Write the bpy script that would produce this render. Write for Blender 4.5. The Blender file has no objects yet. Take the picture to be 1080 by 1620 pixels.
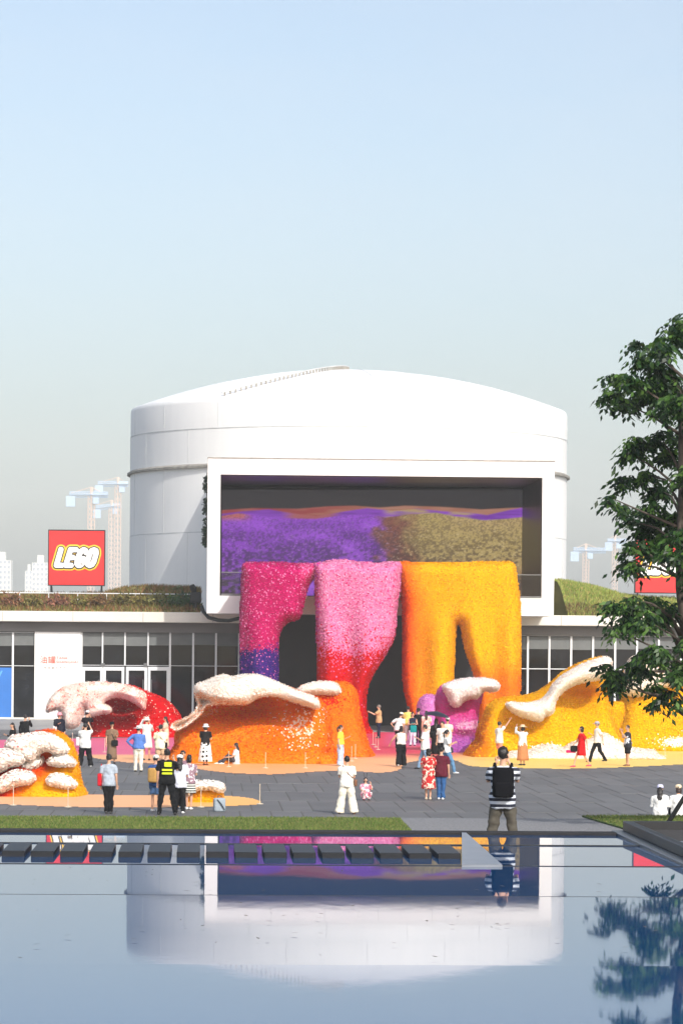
import bpy, math, random
import numpy as np
from mathutils import Vector, Matrix

random.seed(7)
RNG = np.random.default_rng(11)
scene = bpy.context.scene
COL = scene.collection
R = math.radians

# ------------------------------------------------------------------ camera
F_PX = 5000.0            # focal length in photograph pixels (1080 x 1620)
U0, VH = 540.0, 1020.0   # principal column, horizon row
ROLL = R(0.45)
CAM_H = 4.9
cam_d = bpy.data.cameras.new('camera')
cam = bpy.data.objects.new('camera', cam_d)
COL.objects.link(cam)
cam_d.sensor_fit = 'VERTICAL'
cam_d.sensor_height = 36.0
cam_d.lens = F_PX / 1620.0 * 36.0
cam_d.shift_y = (VH - 810.0) / 1620.0
cam_d.clip_start = 1.0
cam_d.clip_end = 9000.0
cam.matrix_world = Matrix.Translation((0, 0, CAM_H)) @ Matrix.Rotation(R(90), 4, 'X') @ Matrix.Rotation(ROLL, 4, 'Z')
scene.camera = cam

# ------------------------------------------------------------------ sky, sun, exposure
SUN_AZ, SUN_EL = 25.0, 37.0      # azimuth to the right of straight-behind-the-camera
world = bpy.data.worlds.new('World')
scene.world = world
world.use_nodes = True
wn = world.node_tree
sky = wn.nodes.new('ShaderNodeTexSky')
sky.sky_type = 'NISHITA'
sky.sun_disc = False
sky.sun_elevation = R(SUN_EL)
sky.sun_rotation = R(180 - SUN_AZ)
sky.air_density = 1.0
sky.dust_density = 3.2
sky.ozone_density = 1.0
bg = wn.nodes['Background']
bg.inputs['Strength'].default_value = 0.14
hs = wn.nodes.new('ShaderNodeHueSaturation')          # milky summer air: the whole sky a little paler
hs.inputs['Saturation'].default_value = 0.86
wn.links.new(sky.outputs[0], hs.inputs['Color'])
wtc = wn.nodes.new('ShaderNodeTexCoord'); wmp = wn.nodes.new('ShaderNodeMapping'); wmp.inputs['Scale'].default_value = (3.2, 3.2, 9.0)
wno = wn.nodes.new('ShaderNodeTexNoise'); wno.inputs['Scale'].default_value = 1.6; wno.inputs['Detail'].default_value = 6.0; wno.inputs['Roughness'].default_value = 0.55
wmr = wn.nodes.new('ShaderNodeMapRange'); wmr.inputs[1].default_value = 0.42; wmr.inputs[2].default_value = 0.78; wmr.inputs[3].default_value = 0.0; wmr.inputs[4].default_value = 0.22
wmx = wn.nodes.new('ShaderNodeMix'); wmx.data_type = 'RGBA'
wn.links.new(wtc.outputs['Generated'], wmp.inputs[0]); wn.links.new(wmp.outputs[0], wno.inputs['Vector']); wn.links.new(wno.outputs['Fac'], wmr.inputs[0])
wn.links.new(wmr.outputs[0], wmx.inputs[0]); wn.links.new(hs.outputs[0], wmx.inputs[6]); wmx.inputs[7].default_value = (4.2, 4.3, 4.5, 1)
wn.links.new(wmx.outputs[2], bg.inputs['Color'])
sd = bpy.data.lights.new('sun', 'SUN')
sd.energy = 2.5
sd.angle = R(0.6)
sd.color = (1.0, 0.965, 0.91)
sun = bpy.data.objects.new('sun', sd)
COL.objects.link(sun)
_a, _e = R(SUN_AZ), R(SUN_EL)
to_sun = Vector((math.sin(_a) * math.cos(_e), -math.cos(_a) * math.cos(_e), math.sin(_e)))
sun.rotation_euler = to_sun.to_track_quat('Z', 'Y').to_euler()
sun.location = (60, -60, 80)
scene.view_settings.view_transform = 'Standard'
scene.view_settings.look = 'None'
scene.view_settings.gamma = 1.0
scene.view_settings.use_curve_mapping = False
scene.view_settings.exposure = 0.5
scene.render.engine = 'CYCLES'
scene.cycles.use_denoising = True
scene.cycles.max_bounces = 8
scene.cycles.volume_bounces = 0
HAZE_DENS = 0.00025

# ------------------------------------------------------------------ pixel -> direction
CR, SR = math.cos(ROLL), math.sin(ROLL)
def ab(u, v):
    du, dv = u - U0, v - VH
    return du * CR + dv * SR, -du * SR + dv * CR      # right of / below the principal point
def at(u, v, d):
    a, b = ab(u, v)
    return Vector((a / F_PX * d, d, CAM_H - b / F_PX * d))
def ground(u, v, z=0.0):
    a, b = ab(u, v)
    d = (CAM_H - z) * F_PX / b
    return Vector((a / F_PX * d, d, z))
PSI = R(2.4)             # the whole site is turned a little: its depth axis runs to (330, 1020)
ORG = Vector((0, 180, 0))
EX = Vector((math.cos(PSI), math.sin(PSI), 0)); EY = Vector((-math.sin(PSI), math.cos(PSI), 0))
def loc(u, v, Y):
    """site coordinates (X, Z) of a pixel on the site plane at depth Y"""
    a, b = ab(u, v)
    k = a / F_PX
    d = (ORG.y * EY.y + Y) / (EY.y + EY.x * k)
    p = Vector((k * d, d, 0)) - ORG
    return p.dot(EX), CAM_H - b / F_PX * d
def site(o):
    o.location = ORG; o.rotation_euler = (0, 0, PSI); return o
def to_world(X, Y, Z):
    return ORG + EX * X + EY * Y + Vector((0, 0, Z))

# ------------------------------------------------------------------ colour and materials
def lin(c):
    out = []
    for x in c:
        x = x / 255.0
        out.append(x / 12.92 if x <= 0.04045 else ((x + 0.055) / 1.055) ** 2.4)
    return tuple(out)
def nlin(a):
    a = np.asarray(a, float) / 255.0
    return np.where(a <= 0.04045, a / 12.92, ((a + 0.055) / 1.055) ** 2.4)
MATS = {}
def mat(name, rgb=(0.5, 0.5, 0.5), rough=0.7, noise=0.0, scale=5.0, metal=0.0, spec=0.5, bump=0.0, srgb=True, detail=6.0):
    """plain principled surface with procedural colour variation"""
    if name in MATS: return MATS[name]
    m = bpy.data.materials.new(name); m.use_nodes = True
    nt = m.node_tree; b = nt.nodes['Principled BSDF']
    c = lin(rgb) if srgb else rgb
    b.inputs['Base Color'].default_value = (*c, 1)
    b.inputs['Roughness'].default_value = rough
    b.inputs['Metallic'].default_value = metal
    b.inputs['Specular IOR Level'].default_value = spec
    if noise or bump:
        tc = nt.nodes.new('ShaderNodeTexCoord')
        n = nt.nodes.new('ShaderNodeTexNoise'); n.inputs['Scale'].default_value = scale; n.inputs['Detail'].default_value = detail
        nt.links.new(tc.outputs['Object'], n.inputs['Vector'])
        if noise:
            r = nt.nodes.new('ShaderNodeMapRange')
            r.inputs[1].default_value = 0.3; r.inputs[2].default_value = 0.7
            r.inputs[3].default_value = 1 - noise; r.inputs[4].default_value = 1 + noise * 0.6
            nt.links.new(n.outputs['Fac'], r.inputs[0])
            mx = nt.nodes.new('ShaderNodeVectorMath'); mx.operation = 'SCALE'
            mx.inputs[0].default_value = c
            nt.links.new(r.outputs[0], mx.inputs['Scale'])
            nt.links.new(mx.outputs[0], b.inputs['Base Color'])
        if bump:
            bp = nt.nodes.new('ShaderNodeBump'); bp.inputs['Strength'].default_value = bump; bp.inputs['Distance'].default_value = 0.02
            nt.links.new(n.outputs['Fac'], bp.inputs['Height']); nt.links.new(bp.outputs[0], b.inputs['Normal'])
    MATS[name] = m
    return m
def attr_mat(name, rough=0.6, emit=0.0, spec=0.3):
    if name in MATS: return MATS[name]
    m = bpy.data.materials.new(name); m.use_nodes = True
    nt = m.node_tree; b = nt.nodes['Principled BSDF']
    a = nt.nodes.new('ShaderNodeAttribute'); a.attribute_name = 'Col'
    b.inputs['Roughness'].default_value = rough
    b.inputs['Specular IOR Level'].default_value = spec
    if emit:
        b.inputs['Base Color'].default_value = (0.01, 0.01, 0.01, 1)
        nt.links.new(a.outputs['Color'], b.inputs['Emission Color']); b.inputs['Emission Strength'].default_value = emit
    else:
        nt.links.new(a.outputs['Color'], b.inputs['Base Color'])
    MATS[name] = m
    return m

# ------------------------------------------------------------------ object helpers
def link(o, parent=None):
    COL.objects.link(o)
    if parent is not None: o.parent = parent
    return o
def tag(o, label=None, cat=None, group=None, kind=None):
    if label: o['label'] = label
    if cat: o['category'] = cat
    if group: o['group'] = group
    if kind: o['kind'] = kind
    return o
def thing(name, label, cat, location=(0, 0, 0), rz=0.0, group=None):
    o = bpy.data.objects.new(name, None); o.empty_display_size = 0.3
    link(o); o.location = location; o.rotation_euler = (0, 0, rz)
    return tag(o, label, cat, group)
class MB:
    """collects closed shapes and links them as one mesh object"""
    def __init__(s): s.v = []; s.f = []
    def add(s, vs, fs):
        k = len(s.v); s.v += [tuple(p) for p in vs]; s.f += [tuple(i + k for i in q) for q in fs]; return s
    def box(s, x0, x1, y0, y1, z0, z1):
        vs = [(x, y, z) for z in (z0, z1) for y in (y0, y1) for x in (x0, x1)]
        return s.add(vs, [(0, 2, 3, 1), (4, 5, 7, 6), (0, 1, 5, 4), (2, 6, 7, 3), (0, 4, 6, 2), (1, 3, 7, 5)])
    def bbox(s, x0, x1, y0, y1, z0, z1, c=0.02):
        """box with chamfered edges"""
        vs = []; 
        X, Y, Z = (x0, x1), (y0, y1), (z0, z1)
        for iz in (0, 1):
            for iy in (0, 1):
                for ix in (0, 1):
                    sx, sy, sz = (c if ix == 0 else -c), (c if iy == 0 else -c), (c if iz == 0 else -c)
                    vs += [(X[ix], Y[iy] + sy, Z[iz] + sz), (X[ix] + sx, Y[iy], Z[iz] + sz), (X[ix] + sx, Y[iy] + sy, Z[iz])]
        import bmesh
        bm = bmesh.new(); [bm.verts.new(p) for p in vs]
        r = bmesh.ops.convex_hull(bm, input=bm.verts)
        bm.verts.index_update()
        out = [tuple(v.co) for v in bm.verts]; fs = [tuple(v.index for v in f.verts) for f in bm.faces]
        bm.free(); return s.add(out, fs)
    def tube(s, pts, rad, n=8, side=None):
        pts = [Vector(p) for p in pts]; m = len(pts); vs = []; fs = []
        if not isinstance(rad, (list, tuple)): rad = [rad] * m
        pu = None
        for i in range(m):
            t = (pts[min(i + 1, m - 1)] - pts[max(i - 1, 0)])
            t = t.normalized() if t.length > 1e-9 else Vector((0, 0, 1))
            if side is not None:
                uu = Vector(side) - t * Vector(side).dot(t)
            else:
                ref = pu if pu is not None else (Vector((1, 0, 0)) if abs(t.x) < 0.8 else Vector((0, 1, 0)))
                uu = ref - t * ref.dot(t)
            if uu.length < 1e-6: uu = t.orthogonal()
            uu.normalize(); pu = uu; ww = t.cross(uu)
            r = rad[i]; ra, rb = r if isinstance(r, (list, tuple)) else (r, r)
            for k in range(n):
                an = 2 * math.pi * k / n
                vs.append(pts[i] + uu * (ra * math.cos(an)) + ww * (rb * math.sin(an)))
        for i in range(m - 1):
            for k in range(n):
                k2 = (k + 1) % n
                fs.append((i * n + k, i * n + k2, (i + 1) * n + k2, (i + 1) * n + k))
        fs.append(tuple(range(n - 1, -1, -1))); fs.append(tuple((m - 1) * n + k for k in range(n)))
        return s.add(vs, fs)
    def ball(s, c, rx, ry, rz, n=12, m=8, rot=None):
        vs = [Vector((0, 0, -1))]; fs = []
        for j in range(1, m):
            th = math.pi * j / m - math.pi / 2
            for k in range(n):
                an = 2 * math.pi * k / n
                vs.append(Vector((math.cos(th) * math.cos(an), math.cos(th) * math.sin(an), math.sin(th))))
        vs.append(Vector((0, 0, 1))); top = len(vs) - 1
        for k in range(n):
            k2 = (k + 1) % n
            fs.append((0, 1 + k2, 1 + k)); b = 1 + (m - 2) * n
            fs.append((top, b + k, b + k2))
            for j in range(m - 2):
                fs.append((1 + j * n + k, 1 + j * n + k2, 1 + (j + 1) * n + k2, 1 + (j + 1) * n + k))
        out = []
        for p in vs:
            q = Vector((p.x * rx, p.y * ry, p.z * rz))
            if rot is not None: q = rot @ q
            out.append(q + Vector(c))
        return s.add(out, fs)
    def lathe(s, prof, c=(0, 0, 0), n=24, sx=1.0, sy=1.0, rot=None, close=True, wob=None):
        vs = []; fs = []; m = len(prof)
        for j, (r, z) in enumerate(prof):
            for k in range(n):
                an = 2 * math.pi * k / n
                rr = r * (1 + (wob(an, j) if wob else 0))
                q = Vector((rr * math.cos(an) * sx, rr * math.sin(an) * sy, z))
                if rot is not None: q = rot @ q
                vs.append(q + Vector(c))
        for j in range(m - 1):
            for k in range(n):
                k2 = (k + 1) % n
                fs.append((j * n + k, j * n + k2, (j + 1) * n + k2, (j + 1) * n + k))
        if close:
            fs.append(tuple(range(n - 1, -1, -1))); fs.append(tuple((m - 1) * n + k for k in range(n)))
        return s.add(vs, fs)
    def prism(s, poly, y0, y1):
        """polygon in x,z pushed from y0 to y1"""
        n = len(poly)
        vs = [(x, y0, z) for x, z in poly] + [(x, y1, z) for x, z in poly]
        fs = [tuple(range(n)), tuple(range(2 * n - 1, n - 1, -1))] + [(i, (i + 1) % n, n + (i + 1) % n, n + i) for i in range(n)]
        return s.add(vs, fs)
    def slab(s, poly, z0, z1):
        n = len(poly)
        vs = [(x, y, z0) for x, y in poly] + [(x, y, z1) for x, y in poly]
        fs = [tuple(range(n - 1, -1, -1)), tuple(range(n, 2 * n))] + [(i, (i + 1) % n, n + (i + 1) % n, n + i) for i in range(n)]
        return s.add(vs, fs)
    def mesh(s, name, m=None, smooth=False):
        me = bpy.data.meshes.new(name); me.from_pydata(s.v, [], s.f)
        if m is not None: me.materials.append(m)
        if smooth: me.polygons.foreach_set('use_smooth', [True] * len(me.polygons))
        me.update(); return me
    def build(s, name, m, parent=None, smooth=False):
        return link(bpy.data.objects.new(name, s.mesh(name, m, smooth)), parent)
def np_mesh(name, verts, faces, m, cols=None, smooth=False):
    """fast mesh from arrays; faces is (n,3) or (n,4); cols per vertex"""
    me = bpy.data.meshes.new(name)
    verts = np.asarray(verts, np.float32); faces = np.asarray(faces, np.int32)
    k = faces.shape[1]
    me.vertices.add(len(verts)); me.vertices.foreach_set('co', verts.ravel())
    me.loops.add(faces.size); me.loops.foreach_set('vertex_index', faces.ravel())
    me.polygons.add(len(faces)); me.polygons.foreach_set('loop_start', np.arange(0, faces.size, k, dtype=np.int32))
    if smooth: me.polygons.foreach_set('use_smooth', np.ones(len(faces), bool))
    me.update(calc_edges=True); me.validate()
    if cols is not None:
        a = me.attributes.new('Col', 'FLOAT_COLOR', 'POINT')
        c = np.ones((len(verts), 4), np.float32); c[:, :3] = cols
        a.data.foreach_set('color', c.ravel())
    me.materials.append(m)
    return me
def place(name, me, parent=None):
    return link(bpy.data.objects.new(name, me), parent)

# ================================================================== GROUND, PLAZA, TERRACE, POOL
m_ground = mat('ground_grey', (120, 118, 114), 0.9, 0.15, 0.05)
g = MB(); g.add([(-2600, -60, -0.06), (2600, -60, -0.06), (2600, 5200, -0.06), (-2600, 5200, -0.06)], [(0, 1, 2, 3)])
tag(g.build('ground', m_ground), kind='structure')

def paving_mat(name, c, rnd=0.11):
    m = bpy.data.materials.new(name); m.use_nodes = True
    nt = m.node_tree; b = nt.nodes['Principled BSDF']
    oi = nt.nodes.new('ShaderNodeObjectInfo'); geo = nt.nodes.new('ShaderNodeNewGeometry')
    n = nt.nodes.new('ShaderNodeTexNoise'); n.inputs['Scale'].default_value = 0.35; n.inputs['Detail'].default_value = 8
    n2 = nt.nodes.new('ShaderNodeTexNoise'); n2.inputs['Scale'].default_value = 12; n2.inputs['Detail'].default_value = 4
    nt.links.new(geo.outputs['Position'], n.inputs['Vector']); nt.links.new(geo.outputs['Position'], n2.inputs['Vector'])
    ad = nt.nodes.new('ShaderNodeMath'); ad.operation = 'ADD'
    mr = nt.nodes.new('ShaderNodeMapRange'); mr.inputs[3].default_value = 1 - rnd; mr.inputs[4].default_value = 1 + rnd
    nt.links.new(oi.outputs['Random'], mr.inputs[0])
    mr2 = nt.nodes.new('ShaderNodeMapRange'); mr2.inputs[1].default_value = .3; mr2.inputs[2].default_value = .7; mr2.inputs[3].default_value = .82; mr2.inputs[4].default_value = 1.12
    nt.links.new(n.outputs['Fac'], mr2.inputs[0])
    mr3 = nt.nodes.new('ShaderNodeMapRange'); mr3.inputs[3].default_value = .85; mr3.inputs[4].default_value = 1.15
    nt.links.new(n2.outputs['Fac'], mr3.inputs[0])
    mu = nt.nodes.new('ShaderNodeMath'); mu.operation = 'MULTIPLY'; nt.links.new(mr.outputs[0], mu.inputs[0]); nt.links.new(mr2.outputs[0], mu.inputs[1])
    mu2 = nt.nodes.new('ShaderNodeMath'); mu2.operation = 'MULTIPLY'; nt.links.new(mu.outputs[0], mu2.inputs[0]); nt.links.new(mr3.outputs[0], mu2.inputs[1])
    sc = nt.nodes.new('ShaderNodeVectorMath'); sc.operation = 'SCALE'; sc.inputs[0].default_value = lin(c)
    nt.links.new(mu2.outputs[0], sc.inputs['Scale']); nt.links.new(sc.outputs[0], b.inputs['Base Color'])
    b.inputs['Roughness'].default_value = 0.62
    return m
m_pave = paving_mat('paving_stone', (94, 93, 92))
m_joint = mat('paving_joint', (88, 86, 84), 0.9)

plaza = MB().slab([(-40, -122), (40, -122), (40, 29.5), (-40, 29.5)], -0.05, -0.010).build('plaza', m_joint)
site(plaza); tag(plaza, kind='structure')
# slabs: 0.8 x 3.6 m, staggered rows; the nearest rows in view as single pieces
SW, SL, GAP = 0.9, 6.2, 0.026
def slab_vf(w, l):
    c = 0.012
    vs = [(0, 0, -0.035), (w, 0, -0.035), (w, l, -0.035), (0, l, -0.035), (c, c, 0), (w - c, c, 0), (w - c, l - c, 0), (c, l - c, 0)]
    return vs, [(0, 1, 5, 4), (1, 2, 6, 5), (2, 3, 7, 6), (3, 0, 4, 7), (4, 5, 6, 7)]
sm = bpy.data.meshes.new('paving_slab'); sm.from_pydata(*[slab_vf(SW - GAP, SL - .07)[0], [], slab_vf(SW - GAP, SL - .07)[1]]); sm.materials.append(m_pave)
rest_v = []; rest_f = []; n_slab = 0
for r in range(24):
    y0 = -118.0 + r * SL
    off = (r * .42 % 1) * SW
    halfw = 10.6 * (180 + y0 + 6) / 98.0 + 1.0
    for k in range(-48, 48):
        x0 = k * SW + off
        xc = x0 - (y0) * math.tan(PSI) * 0    # site x
        wx = to_world(x0, y0, 0).x
        d = to_world(x0, y0, 0).y
        if abs(wx) > 0.112 * (d + SL) + 1.2: 
            if abs(wx) > 26: continue
        inview = abs(wx + 0.4) < 0.108 * (d + SL) + 0.5 and d + SL > 84.5
        if inview and n_slab < 296:
            o = bpy.data.objects.new('paving_slab', sm); link(o, plaza)
            o.location = (x0, y0, random.uniform(-0.004, 0.003)); n_slab += 1
        else:
            vs, fs = slab_vf(SW - GAP, SL - .07); b0 = len(rest_v); dz = random.uniform(-0.004, 0.003)
            rest_v += [(x + x0, y + y0, z + dz) for x, y, z in vs]; rest_f += [tuple(i + b0 for i in q) for q in fs]
me = bpy.data.meshes.new('distant_paving'); me.from_pydata(rest_v, [], rest_f); me.materials.append(m_pave)
o = place('distant_paving', me, plaza); tag(o, kind='stuff')

# upper terrace with lawn, gravel and pool
ZT, ZW = 1.57, 2.05
m_conc = mat('dark_concrete', (84, 85, 88), 0.8, 0.25, 1.2)
m_kerb = mat('pool_kerb_stone', (44, 44, 46), 0.85, 0.2, 3, spec=.2)
YT0, YT1 = 48.2, 61.2          # world depth of the terrace
def site_y(d): return d - 180.0
ter = MB().slab([(-14, site_y(20)), (16, site_y(20)), (16, site_y(YT1)), (-14, site_y(YT1))], 0.0 - 0.05, ZT - 0.02).build('terrace', m_conc)
site(ter); tag(ter, kind='structure')
m_gravel = mat('gravel_grey', (128, 128, 130), 0.9, 0.45, 26, bump=1.0)
gp = MB().slab([(-13.9, site_y(48.5)), (15.9, site_y(48.5)), (15.9, site_y(YT1 - .15)), (-13.9, site_y(YT1 - .15))], ZT - 0.018, ZT).build('gravel_path', m_gravel)
site(gp); tag(gp, kind='structure')
def gpt(u, v, z): 
    p = ground(u, v, z); return (p.x, p.y)
m_soil = mat('lawn_soil', (70, 92, 38), 0.95, 0.35, 2.0)
lawnA = [gpt(-120, 1293.5, ZT), gpt(632, 1297, ZT), gpt(650, 1316, ZT), gpt(650, 1318, ZT), gpt(-120, 1318, ZT)]
lawnB = [gpt(920, 1293, ZT), gpt(1200, 1293, ZT), gpt(1200, 1320, ZT), gpt(1000, 1320, ZT), gpt(985, 1312, ZT)]
for nm, poly in (('lawn', lawnA), ('lawn', lawnB)):
    poly = poly[::-1]
    o = MB().slab(poly, ZT + 0.002, ZT + 0.03).build(nm, m_soil); tag(o, kind='structure')
def in_poly(px, py, poly):
    inside = np.zeros(px.shape, bool); n = len(poly)
    for i in range(n):
        x1, y1 = poly[i]; x2, y2 = poly[(i + 1) % n]
        if y1 == y2: continue
        c = ((y1 > py) != (y2 > py)) & (px < (x2 - x1) * (py - y1) / (y2 - y1) + x1)
        inside ^= c
    return inside
def blades(name, px, py, pz, hmin, hmax, w, pal, m, lean=0.5, parent=None):
    n = len(px)
    an = RNG.uniform(0, 2 * np.pi, n); h = RNG.uniform(hmin, hmax, n)
    dx, dy = np.cos(an) * w / 2, np.sin(an) * w / 2
    la = RNG.uniform(0, 2 * np.pi, n); ll = RNG.uniform(0, lean, n) * h
    v = np.zeros((n, 3, 3), np.float32)
    v[:, 0] = np.stack([px - dx, py - dy, pz], 1); v[:, 1] = np.stack([px + dx, py + dy, pz], 1)
    v[:, 2] = np.stack([px + np.cos(la) * ll, py + np.sin(la) * ll, pz + h], 1)
    f = np.arange(n * 3).reshape(n, 3)
    pal = nlin(pal); c = pal[RNG.integers(0, len(pal), n)] * RNG.uniform(0.75, 1.2, (n, 1))
    me = np_mesh(name, v.reshape(-1, 3), f, m, np.repeat(c, 3, 0))
    return place(name, me, parent)
m_grass = attr_mat('grass_blades', 0.8)
gx = []; gy = []
for poly in (lawnA, lawnB):
    P = np.array(poly); n = 60000 if poly is lawnA else 20000
    x = RNG.uniform(P[:, 0].min(), P[:, 0].max(), n); y = RNG.uniform(P[:, 1].min(), P[:, 1].max(), n)
    k = in_poly(x, y, poly); gx.append(x[k]); gy.append(y[k])
gx = np.concatenate(gx); gy = np.concatenate(gy)
o = blades('grass', gx, gy, np.full(len(gx), ZT + 0.02), 0.025, 0.06, 0.02, [(90, 112, 50), (74, 98, 42), (106, 122, 60), (124, 122, 72)], m_grass)
tag(o, 'short green grass of the lawn strips behind the pool', 'grass', kind='stuff')

# pool: five sheets of water between thin weirs, each lying at a very slight fall
def water_mat(name, rough, bstr, seed, streak=0.0):
    m = bpy.data.materials.new(name); m.use_nodes = True
    nt = m.node_tree; b = nt.nodes['Principled BSDF']
    b.inputs['Base Color'].default_value = (0.004, 0.055, 0.165, 1)
    b.inputs['Roughness'].default_value = rough; b.inputs['IOR'].default_value = 1.235
    tc = nt.nodes.new('ShaderNodeTexCoord'); mp = nt.nodes.new('ShaderNodeMapping')
    mp.inputs['Scale'].default_value = (2.2, 0.8, 1); mp.inputs['Location'].default_value = (seed, seed * 2, 0)
    n = nt.nodes.new('ShaderNodeTexNoise'); n.inputs['Scale'].default_value = 1.4; n.inputs['Detail'].default_value = 3
    nt.links.new(tc.outputs['Object'], mp.inputs[0]); nt.links.new(mp.outputs[0], n.inputs['Vector'])
    bp = nt.nodes.new('ShaderNodeBump'); bp.inputs['Strength'].default_value = bstr; bp.inputs['Distance'].default_value = 0.01
    nt.links.new(n.outputs['Fac'], bp.inputs['Height']); nt.links.new(bp.outputs[0], b.inputs['Normal'])
    return m
m_weir = mat('weir_steel', (52, 55, 60), 0.4, 0.2, 8, metal=0.6)
wrows = [1318.5, 1335, 1368, 1416.5, 1526, 1720]
tilts = [0.0040, 0.0036, 0.0002, -0.0014, -0.0032]
pool = MB().slab([(-13, site_y(21)), (15, site_y(21)), (15, site_y(47.7)), (-13, site_y(47.7))], ZT - .015, ZW - 0.18).build('pool_floor', mat('pool_floor_stone', (40, 46, 54), 0.6, 0.2, 2))
site(pool); tag(pool, kind='structure')
for i in range(5):
    d0 = ground(540, wrows[i], ZW).y - 0.02; d1 = ground(540, wrows[i + 1], ZW).y + 0.02
    mid = (d0 + d1) / 2; t = tilts[i]
    m = water_mat('pool_water_%d' % i, [0.012, 0.012, 0.014, 0.03, 0.03][i], [0.012, 0.012, 0.018, 0.045, 0.04][i], i * 3.1)
    b = MB(); z = lambda d: ZW - t * (d - mid)
    b.add([(-13, site_y(d1), z(d1)), (15, site_y(d1), z(d1)), (15, site_y(d0), z(d0)), (-13, site_y(d0), z(d0))], [(0, 1, 2, 3)])
    w = site(b.build('water', m)); tag(w, kind='structure')
    # the weir at the near end of this sheet
    if i < 4:
        s = MB().box(-13, 15, site_y(d1) - 0.02, site_y(d1) + 0.015, ZW - 0.1, ZW + 0.007).build('weir', m_weir, w)
lit = MB()
for _ in range(70):
    q = ground(random.uniform(20, 1060), random.choice([random.uniform(1420, 1520), random.uniform(1430, 1500), random.uniform(1372, 1412)]), ZW + .02); L_ = random.uniform(.015, .05); a_ = random.uniform(0, 3.1)
    dx, dy = math.cos(a_) * L_, math.sin(a_) * L_
    lit.add([(q.x - dx, q.y - dy, q.z), (q.x + dy * .35, q.y - dx * .35, q.z + .004), (q.x + dx, q.y + dy, q.z + .006), (q.x - dy * .35, q.y + dx * .35, q.z + .003)], [(0, 1, 2, 3)])
o = lit.build('leaf_litter', mat('dry_leaf', (74, 66, 52), .9)); tag(o, 'scattered dry leaf scraps floating on the pool', 'leaf litter', kind='stuff')
# far kerb of the pool
d0 = ground(540, 1318.5, ZW).y
kb = MB()
kb.bbox(-13, 15, site_y(d0), site_y(d0) + 0.42, ZT - 0.01, ZW + 0.035, 0.015)
kb = site(kb.build('pool_kerb', m_kerb)); tag(kb, 'dark stone kerb closing the far side of the reflecting pool', 'kerb')

# painted floor round the waves: flat colours of its own
def smooth_poly(P, it=2, closed=True):
    P = np.array(P, float)
    for _ in range(it):                # Catmull-Rom midpoints
        a = np.roll(P, 1, 0); b = P; c = np.roll(P, -1, 0); d = np.roll(P, -2, 0)
        mid = (-a + 9 * b + 9 * c - d) / 16
        Q = np.empty((2 * len(P), 2)); Q[0::2] = P; Q[1::2] = mid; P = Q
    return P
def mixc(a, b, t):
    t = np.clip(t, 0, 1)[..., None]; return np.asarray(a) * (1 - t) + np.asarray(b) * t
C_PINK = nlin((214, 92, 128)); C_RED = nlin((214, 62, 84)); C_PEACH = nlin((236, 174, 124)); C_YEL = nlin((238, 200, 104)); C_ORG = nlin((240, 160, 92)); C_LIL = nlin((200, 130, 190))
def floor_col(u, v):
    base = mixc(C_PEACH, C_YEL, (u - 690) / 80)
    base = mixc(base, C_YEL, ((u - 250) / 120) * ((v > 1235) * 1.0))
    base = mixc(base, C_ORG, np.exp(-((u - 400) / 130) ** 2) * .6)
    t = np.clip((1196 - v) / 10 + 0.5, 0, 1) * np.clip((760 - u) / 60, 0, 1) * np.clip((u - 540) / 30, 0, 1)
    base = mixc(base, C_RED, t)
    t2 = np.clip((1182 - v) / 8, 0, 1) * np.clip((u - 600) / 50, 0, 1) * np.clip((780 - u) / 60, 0, 1)
    base = mixc(base, C_LIL, t2 * .7)
    tl = np.clip((1194 - v) / 3 + .5, 0, 1) * np.clip((330 - u) / 20, 0, 1)
    return mixc(base, C_PINK, tl)
def painted(name, poly, z, step=3.0):
    P = smooth_poly(poly)
    u = np.arange(P[:, 0].min(), P[:, 0].max() + step, step); v = np.arange(P[:, 1].min(), P[:, 1].max() + 1, 1.0)
    U, V = np.meshgrid(u, v); ins = in_poly(U.ravel(), V.ravel(), P).reshape(U.shape)
    # pull outside vertices to the outline by keeping only cells whose centre lies inside
    uc, vc = np.meshgrid((u[:-1] + u[1:]) / 2, (v[:-1] + v[1:]) / 2)
    cell = in_poly(uc.ravel(), vc.ravel(), P).reshape(uc.shape)
    W = np.array([ground(a, b, z) for a, b in zip(U.ravel(), V.ravel())])
    idx = np.arange(U.size).reshape(U.shape)
    f = np.stack([idx[1:, :-1], idx[1:, 1:], idx[:-1, 1:], idx[:-1, :-1]], -1)[cell]
    me = np_mesh(name, W, f, attr_mat('floor_paint', 0.55), floor_col(U.ravel(), V.ravel()))
    o = place(name, me); tag(o, kind='structure'); return o
painted('painted_floor', [(-60, 1190), (0, 1192), (110, 1192), (150, 1199), (200, 1206), (235, 1207), (290, 1213), (330, 1219), (370, 1223), (430, 1225), (480, 1222), (540, 1219), (590, 1222), (618, 1221), (634, 1216), (640, 1208), (665, 1203), (700, 1201), (724, 1204), (736, 1210), (760, 1213), (830, 1215), (900, 1216), (1000, 1213), (1080, 1209), (1150, 1204), (1150, 1178), (900, 1160), (700, 1150), (560, 1150), (300, 1165), (140, 1168), (-60, 1173)], 0.006)
painted('painted_floor', [(-60, 1256), (0, 1252), (140, 1257), (230, 1258), (330, 1258), (385, 1261), (408, 1266), (413, 1270), (402, 1273), (330, 1276), (200, 1277), (100, 1276), (0, 1272), (-60, 1270)], 0.006)

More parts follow.
